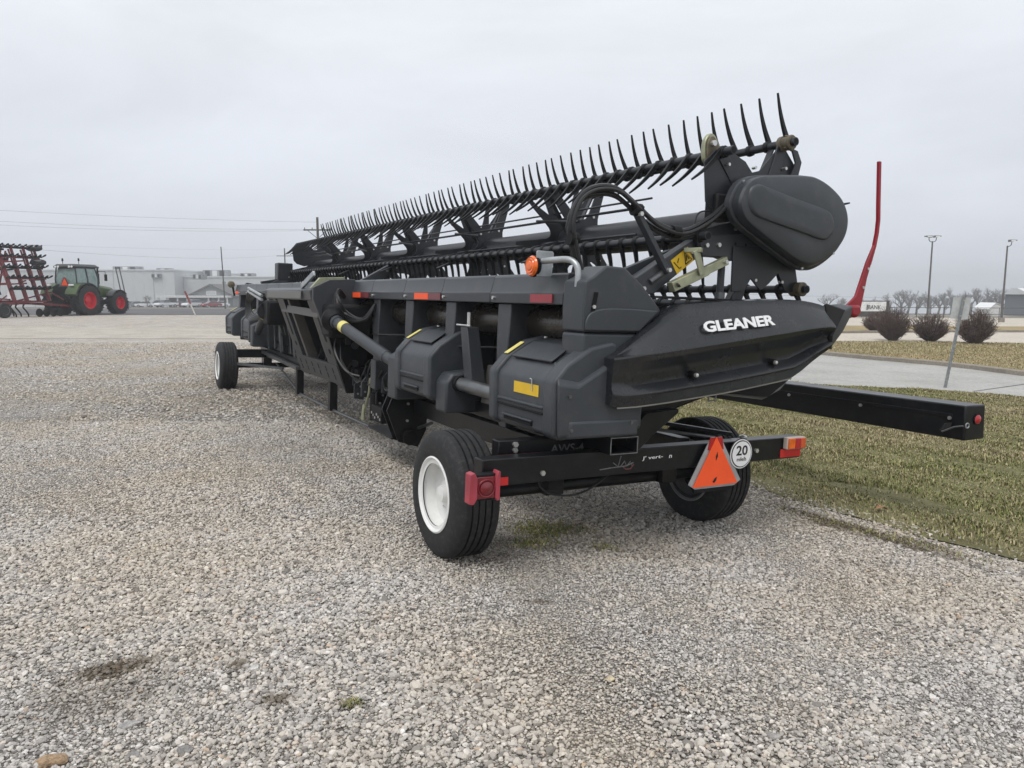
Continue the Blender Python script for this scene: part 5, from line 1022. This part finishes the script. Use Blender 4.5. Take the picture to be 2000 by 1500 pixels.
# ---------------------------------------------------------------- poles and wires
M_POLE = mat('grey pole', (.10, .095, .09), .7, var=.2); M_WOOD = mat('weathered pole wood', (.085, .075, .065), .8, var=.25)
def pole(name, label, cat, base, top, r0, r1, m, group=None):
    z = gz(*base); o = empty(name, label, cat, (base[0], base[1], z), group=group)
    MB().tube([(0, 0, -.1), (top[0] - base[0], top[1] - base[1], top[2] - z)], [r0, r1], 10).build('shaft', m, o); return o
p = pole('utility_pole', 'dark wooden utility pole with crossarm rising behind the far end of the reel', 'utility pole', (-18.0, 70), (-18.0, 70, 8.35), .14, .11, M_WOOD)
MB().bar((-1.3, 0, 7.2 - p.location.z), (1.3, 0, 7.2 - p.location.z), .1, .12).build('crossarm', M_WOOD, p)
for x in (-1.2, -.5, .5, 1.2): MB().lathe([(.03, 0), (.05, .06), (.03, .16)], (x, 0, 7.26 - p.location.z), 'z', 8).build('insulator', M_POLE, p)
for sg in (-1, 1): MB().bar((0, -.08, 6.4 - p.location.z), (sg * .9, -.08, 7.15 - p.location.z), .03, .05).build('brace', M_WOOD, p)
p2 = pole('utility_pole', 'distant wooden utility pole standing left of the far reel end', 'utility pole', (-45.3, 150), (-45.3, 150, 9.9), .16, .12, M_WOOD)
MB().bar((-1.6, 0, 8.4 - p2.location.z), (1.6, 0, 8.4 - p2.location.z), .12, .14).build('crossarm', M_WOOD, p2)
pole('light_pole', 'thin tall light pole standing behind the far end of the header', 'light pole', (-29.2, 76), (-29.35, 76, 6.0), .07, .05, M_POLE)
for i, dx in enumerate((0, .32)):
    q_ = pole('leaning_pole', ('left' if i == 0 else 'right') + ' one of two thin leaning poles behind the tractor front wheel', 'pole', (-33.3 + dx, 64.2), (-33.9 + dx, 64.2, 3.65), .055, .045, M_POLE)
mp_ = empty('marker_post', 'leaning marker post with red top and white foot at the gravel edge', 'marker post', (-20.35, 48.0, 0))
MB().tube([(0, 0, -.05), (-.32, 0, .80)], .045, 8).build('post_foot', mat('greyed white paint', (.5, .48, .45), .7), mp_); MB().tube([(-.32, 0, .80), (-.64, 0, 1.60)], .065, 8).build('post_top', mat('faded red paint', (.20, .05, .05), .6), mp_)
def wire(label, a, b, sag, r=.012):
    r *= .65; A, B = Vector(a), Vector(b); o = MB().tube([A.lerp(B, t / 24) - Vector((0, 0, sag * 4 * (t / 24) * (1 - t / 24))) for t in range(25)], r, 5).build('power_line', M_POLE); tag(o, label, 'power line'); return o
wire('topmost power line running left from the near utility pole', (-18, 70, 7.9), (-64, 54, 9.3), .5)
wire('upper of the two close power lines left of the utility pole', (-19.2, 70, 7.25), (-64, 54, 8.75), .75)
wire('lower of the two close power lines left of the utility pole', (-18.5, 70, 7.15), (-63, 54.5, 8.4), .85)
wire('faint power line crossing the sky below the close pair', (-45.5, 150, 9.6), (-66, 60, 6.5), .5, .010)
wire('lowest power line crossing above the tractor and the warehouse', (-46.8, 150, 8.5), (-40, 46, 5.15), 1.0, .014)
wire('faint power line above the bushes on the right', (30, 120, 1.2), (140, 150, .2), .6, .02)

# ================================================================ bare trees and shrubs
M_BARK = mat('grey brown bark', (.11, .095, .082), .9, var=.25, scale=3); M_TWIG = mat('reddish brown twigs', (.088, .056, .047), .85, var=.3, scale=5)
def grow(mb_t, mb_c, p, d, ln, r, lev, rd, maxlev, spread=.6):
    pts = [p]; q = p.copy(); dd = d.copy()
    for i in range(3):
        dd = (dd + Vector((rd.gauss(0, .13), rd.gauss(0, .13), .06))).normalized(); q = q + dd * ln / 3; pts.append(q.copy())
    (mb_t if lev == 0 else mb_c).tube(pts, [r, r * .88, r * .75, r * .6], 6 if lev == 0 else 4 if lev < 3 else 3, cap=False)
    if lev >= maxlev: return
    for k in range(rd.randint(3, 4) if lev else 6):
        t = rd.uniform(.45, 1) if lev else rd.uniform(.4, 1); b = pts[0].lerp(pts[-1], t) if lev else pts[min(3, int(t * 3))].lerp(pts[min(3, int(t * 3) + 1)], t * 3 % 1)
        nd = (dd + Vector((rd.gauss(0, spread), rd.gauss(0, spread), rd.uniform(-.05, .45)))).normalized(); grow(mb_t, mb_c, b, nd, ln * rd.uniform(.55, .75), r * rd.uniform(.42, .56), lev + 1, rd, maxlev, spread)
def tree(label, loc, h, seed, maxlev=5, spread=.6, group=None, r=None):
    rd = random.Random(seed); a, b = MB(), MB(); grow(a, b, Vector((0, 0, -.1)), Vector((0, 0, 1)), h * .36, r or h * .022, 0, rd, maxlev, spread)
    o = empty('bare_tree', label, 'tree', (loc[0], loc[1], gz(*loc)), group=group)
    a.build('trunk', M_BARK, o, recalc=False, smooth=60); b.build('crown', M_BARK, o, recalc=False, smooth=60)
    return o
tree('small bare tree standing among the parked cars', (-88.5, 181), 4.0, 3, 5, .9)
tree('small bare tree showing between the header nose and the bank sign', (64.5, 152), 6.4, 4, 5, .8)
T = [tree('bare winter tree in the hazy line behind the bushes', (120, 230), 8.5, s_, 5, .62, 'bare trees in the far line', .34) for s_ in (11, 12, 13, 14)]
spots = sorted([(1640, 240, .75), (1668, 236, .8), (1700, 240, .7), (1755, 226, 1.05), (1766, 256, .95), (1782, 236, .9), (1804, 246, .85), (1825, 236, .9), (1850, 246, 1.0), (1868, 230, .9), (1886, 240, 1.1), (1902, 226, .95), (1920, 246, 1.0), (1938, 230, 1.1), (1952, 244, 1.0), (1970, 236, 1.0), (1990, 226, .95), (1730, 250, .8), (1836, 258, .9), (1810, 262, .95)])
ORD = 'first second third fourth fifth sixth seventh eighth ninth tenth eleventh twelfth thirteenth fourteenth fifteenth sixteenth seventeenth eighteenth nineteenth twentieth'.split()
for i, (px, d, sc_) in enumerate(spots):
    x = (px - 1000) / 1450 * d * 1.004; loc = (x, d, gz(x, d) - .1)
    o = T[i] if i < 4 else dup_tree(T[i % 4], loc, i * 1.7)
    o['label'] = 'bare hazy winter tree, %s from the left in the far line behind the shrubs' % ORD[i]
    o.location = loc; o.rotation_euler = (0, 0, i * 1.7); o.scale = (sc_ * 1.3, sc_ * 1.3, sc_ * 1.25)
def bush(seed):
    rd = random.Random(seed); mb = MB(); st_ = MB()
    for i in range(230):
        a = rd.uniform(0, 6.283); cz = rd.uniform(-.55, 1); q = math.sqrt(max(0, 1 - cz * cz)); rr = rd.uniform(.72, 1.0) + .10 * math.sin(a * 3 + seed)
        tip = Vector((math.cos(a) * q * .56 * rr, math.sin(a) * q * .56 * rr, .54 + cz * .46 * rr)); p = Vector((math.cos(a), math.sin(a), 0)) * rd.uniform(0, .10)
        ctl = p.lerp(tip, .45) + Vector((math.cos(a) * q * .06, math.sin(a) * q * .06, .06 - .10 * (cz < 0))); pts = []
        for k in range(5):
            t = k / 4; pts.append(p * (1 - t) ** 2 + ctl * (2 * t * (1 - t)) + tip * t * t + Vector((rd.gauss(0, .012), rd.gauss(0, .012), rd.gauss(0, .012))) * (k > 0))
        d = (pts[4] - pts[2]).normalized(); (st_ if i < 40 else mb).tube(pts, [.011, .009, .007, .005, .003], 3, cap=False)
        for k in range(12):
            t = rd.uniform(.35, 1); b = pts[min(3, int(t * 4))].lerp(pts[min(4, int(t * 4) + 1)], t * 4 % 1); nd = (d * .6 + Vector((rd.gauss(0, .7), rd.gauss(0, .7), rd.uniform(-.2, .6)))).normalized(); l2 = rd.uniform(.08, .20)
            mb.tube([b, b + nd * l2 * .5 + Vector((rd.gauss(0, .02), rd.gauss(0, .02), .01)), b + nd * l2], [.0045, .004, .0025], 3, cap=False)
    return st_, mb
BS = [bush(s_) for s_ in (5, 6)]
proto = []
for i, (x, y, s_, lab) in enumerate(((20.2, 41.4, 1.22, 'bare brown shrub in front of the bank sign, farthest back of the four'), (17.18, 33.5, 1.55, 'bare brown shrub second from the left, just right of the one behind'), (18.73, 33.2, 1.42, 'bare brown shrub left of the leaning sign post'), (19.83, 31.8, 1.52, 'bare brown shrub rightmost, just right of the leaning sign post'))):
    o = empty('shrub', lab, 'shrub', (x, y, gz(x, y) + .02), (0, 0, i * 1.9), 'bare shrubs beyond the driveway'); o.scale = (s_ * (.98, .92, 1.06, .97)[i], s_ * .96, s_ * (.90, .98, .88, .97)[i])
    if i < 2:
        a = BS[i][0].build('stems', M_BARK, o, recalc=False, smooth=0); b = BS[i][1].build('crown', M_TWIG, o, recalc=False, smooth=0); b['kind'] = 'stuff'; proto.append((a, b))
    else:
        for c in proto[i % 2]: dup(c, o)

# ================================================================ right hand background
def lightpole(px, base_y, H_, label, arms):
    x, y = px; z = gz(x, y); o = empty('street_lamp', label, 'street lamp', (x, y, z))
    MB().tube([(0, 0, 0), (0, 0, H_)], [.085, .055], 10).build('shaft', M_POLE, o); MB().lathe([(.22, 0), (.22, .35), (.001, .36)], (0, 0, 0), 'z', 14, cap=False).build('footing', M_KERB, o)
    for sg in arms:
        MB().tube(catmull([(0, 0, H_ - .05), (sg * .18, 0, H_ - .02), (sg * .28, 0, H_ + .10), (sg * .30, 0, H_ + .28)], 4), .03, 6).build('arm', M_POLE, o)
        hd = MB().loft([[(sg * .10, -.16, H_ + .28), (sg * .10, .16, H_ + .28), (sg * .10, .16, H_ + .46), (sg * .10, -.16, H_ + .46)], [(sg * .62, -.16, H_ + .36), (sg * .62, .16, H_ + .36), (sg * .62, .16, H_ + .44), (sg * .62, -.16, H_ + .44)]]).build('lamp_head', mat('lamp head grey', (.16, .16, .165), .5), o, bevel=.02)
        MB().box(min(sg * .16, sg * .5), max(sg * .16, sg * .5), -.17, -.162, H_ + .33, H_ + .41).build('lamp_glass', LETW, hd)
lightpole((34.0, 61.0), 0, 6.35, 'tall lamp post with two floodlight heads behind the shrubs', (-1, 1)); lightpole((37.2, 56.6), 0, 5.75, 'lamp post with one head near the right edge', (1,))
x, y = 9.48, 16.13; LS = empty('leaning_sign', 'leaning steel post carrying the blank back of a small sign', 'sign', (x, y, gz(x, y)))
top = Vector((.27, 0, 2.0))
MB().loft([[(top * t + Vector(o)) for o in ((-.035, -.02, 0), (-.02, -.045, 0), (.02, -.045, 0), (.035, -.02, 0), (.03, .0, 0), (-.03, .0, 0))] for t in (-.03, .5, 1)]).build('post', mat('galvanised sign post', (.26, .27, .27), .45, metal=.5, var=.2, scale=20), LS)
MB().prism([(-.18, 1.52), (.205, 1.50), (.245, 1.97), (-.135, 1.98)], .004, .009).build('sign_plate', mat('aluminium sign back', (.52, .53, .53), .5, metal=.3), LS).location = (.19, 0, 0)
for t in (.79, .95): MB().lathe([(.012, -.056), (.012, -.044)], (top.x * t, 0, top.z * t), 'y', 6).build('bolt', BOLT, LS)
sx, sy = 31.3, 63.9; SG = empty('bank_sign', 'low white monument sign reading BANK behind the shrubs', 'sign', (sx, sy, gz(sx, sy) + .16))
MB().box(-1.6, 1.0, 0, .5, 0, 1.35).build('sign_body', mat('dark brown sign frame', (.06, .05, .045), .6), SG); MB().box(-1.6, .72, -.04, -.005, .45, 1.27).build('sign_face', mat('white sign face', (.66, .67, .66), .5), SG)
text('lettering', 'BANK', INK, SG, (-.82, -.042, .63), (1, 0, 0), (0, 0, 1), 1.10, .34, .01, .01)
MB().box(-.95, -.86, -.052, -.042, .55, 1.02).build('lettering', INK, SG)
GBd = empty('grey_shed', 'grey metal building with white roof at the right edge', 'building', (64, 92, gz(64, 92)))
MB().box(0, 14, 0, 5, 0, 2.7).build('wall', mat('blue grey cladding', (.16, .175, .19), .6, var=.06, scale=.4), GBd); MB().loft([[(-.3, -.3, 2.7), (14.3, -.3, 2.7), (14.3, 5.3, 2.7), (-.3, 5.3, 2.7)], [(-.3, 2.4, 3.5), (14.3, 2.4, 3.5), (14.3, 2.6, 3.5), (-.3, 2.6, 3.5)]]).build('roof', M_ROOF, GBd)
MB().box(1.2, 1.9, -.05, 0, 0, 2.0).build('door', M_TRIM, GBd)
WS = empty('white_shed', 'small white gabled shed left of the grey metal building', 'shed', (77.5, 121, gz(78, 121)))
MB().prism([(0, 0), (.0, 1.2), (.9, 2.0), (2.0, 1.5), (2.0, 0)], 0, 4).build('wall', M_TRIM, WS); MB().loft([[(.9, -.1, 2.05), (2.9, -.1, 1.35), (2.9, 4.1, 1.35), (.9, 4.1, 2.05)], [(.9, -.1, 2.12), (2.9, -.1, 1.42), (2.9, 4.1, 1.42), (.9, 4.1, 2.12)]]).build('roof', LETW, WS)
MB().loft([[(.9, -.1, 2.05), (-.2, -.1, 1.05), (-.2, 4.1, 1.05), (.9, 4.1, 2.05)], [(.9, -.1, 2.12), (-.2, -.1, 1.12), (-.2, 4.1, 1.12), (.9, 4.1, 2.12)]]).build('roof', LETW, WS)
FE = empty('chain_fence', 'thin dark rail fence running behind the shrubs and lamp posts', 'fence', (0, 0, 0))
for i in range(19):
    x = 29 + i * 2.4; y = 67 - .1 * i; MB().tube([(x, y, gz(x, y)), (x, y, gz(x, y) + .95)], .03, 6).build('fence_post', M_POLE, FE)
for hgt in (.35, .92): MB().tube([(29 + i * 2.4, 67 - .1 * i, gz(29 + i * 2.4, 67 - .1 * i) + hgt) for i in range(19)], .03, 6).build('fence_rail', M_POLE, FE)
pole('utility_pole', 'short dark pole standing before the grey metal building', 'utility pole', (56.4, 86), (56.4, 86, 1.3), .06, .05, M_POLE)

# ================================================================ haze
hz = MB().box(-700, 700, -260, 700, -32, 14).build('haze', None, smooth=0); tag(hz, 'thin grey winter haze filling the air', 'haze', kind='stuff')
m = bpy.data.materials.new('haze air'); m.use_nodes = True; t = m.node_tree; t.nodes.clear(); pv = N(t, 'ShaderNodeVolumePrincipled'); pv.inputs['Color'].default_value = (.93, .95, .98, 1); pv.inputs['Density'].default_value = .0014; pv.inputs['Anisotropy'].default_value = .2
om = N(t, 'ShaderNodeOutputMaterial'); t.links.new(pv.outputs[0], om.inputs['Volume']); hz.data.materials.append(m)
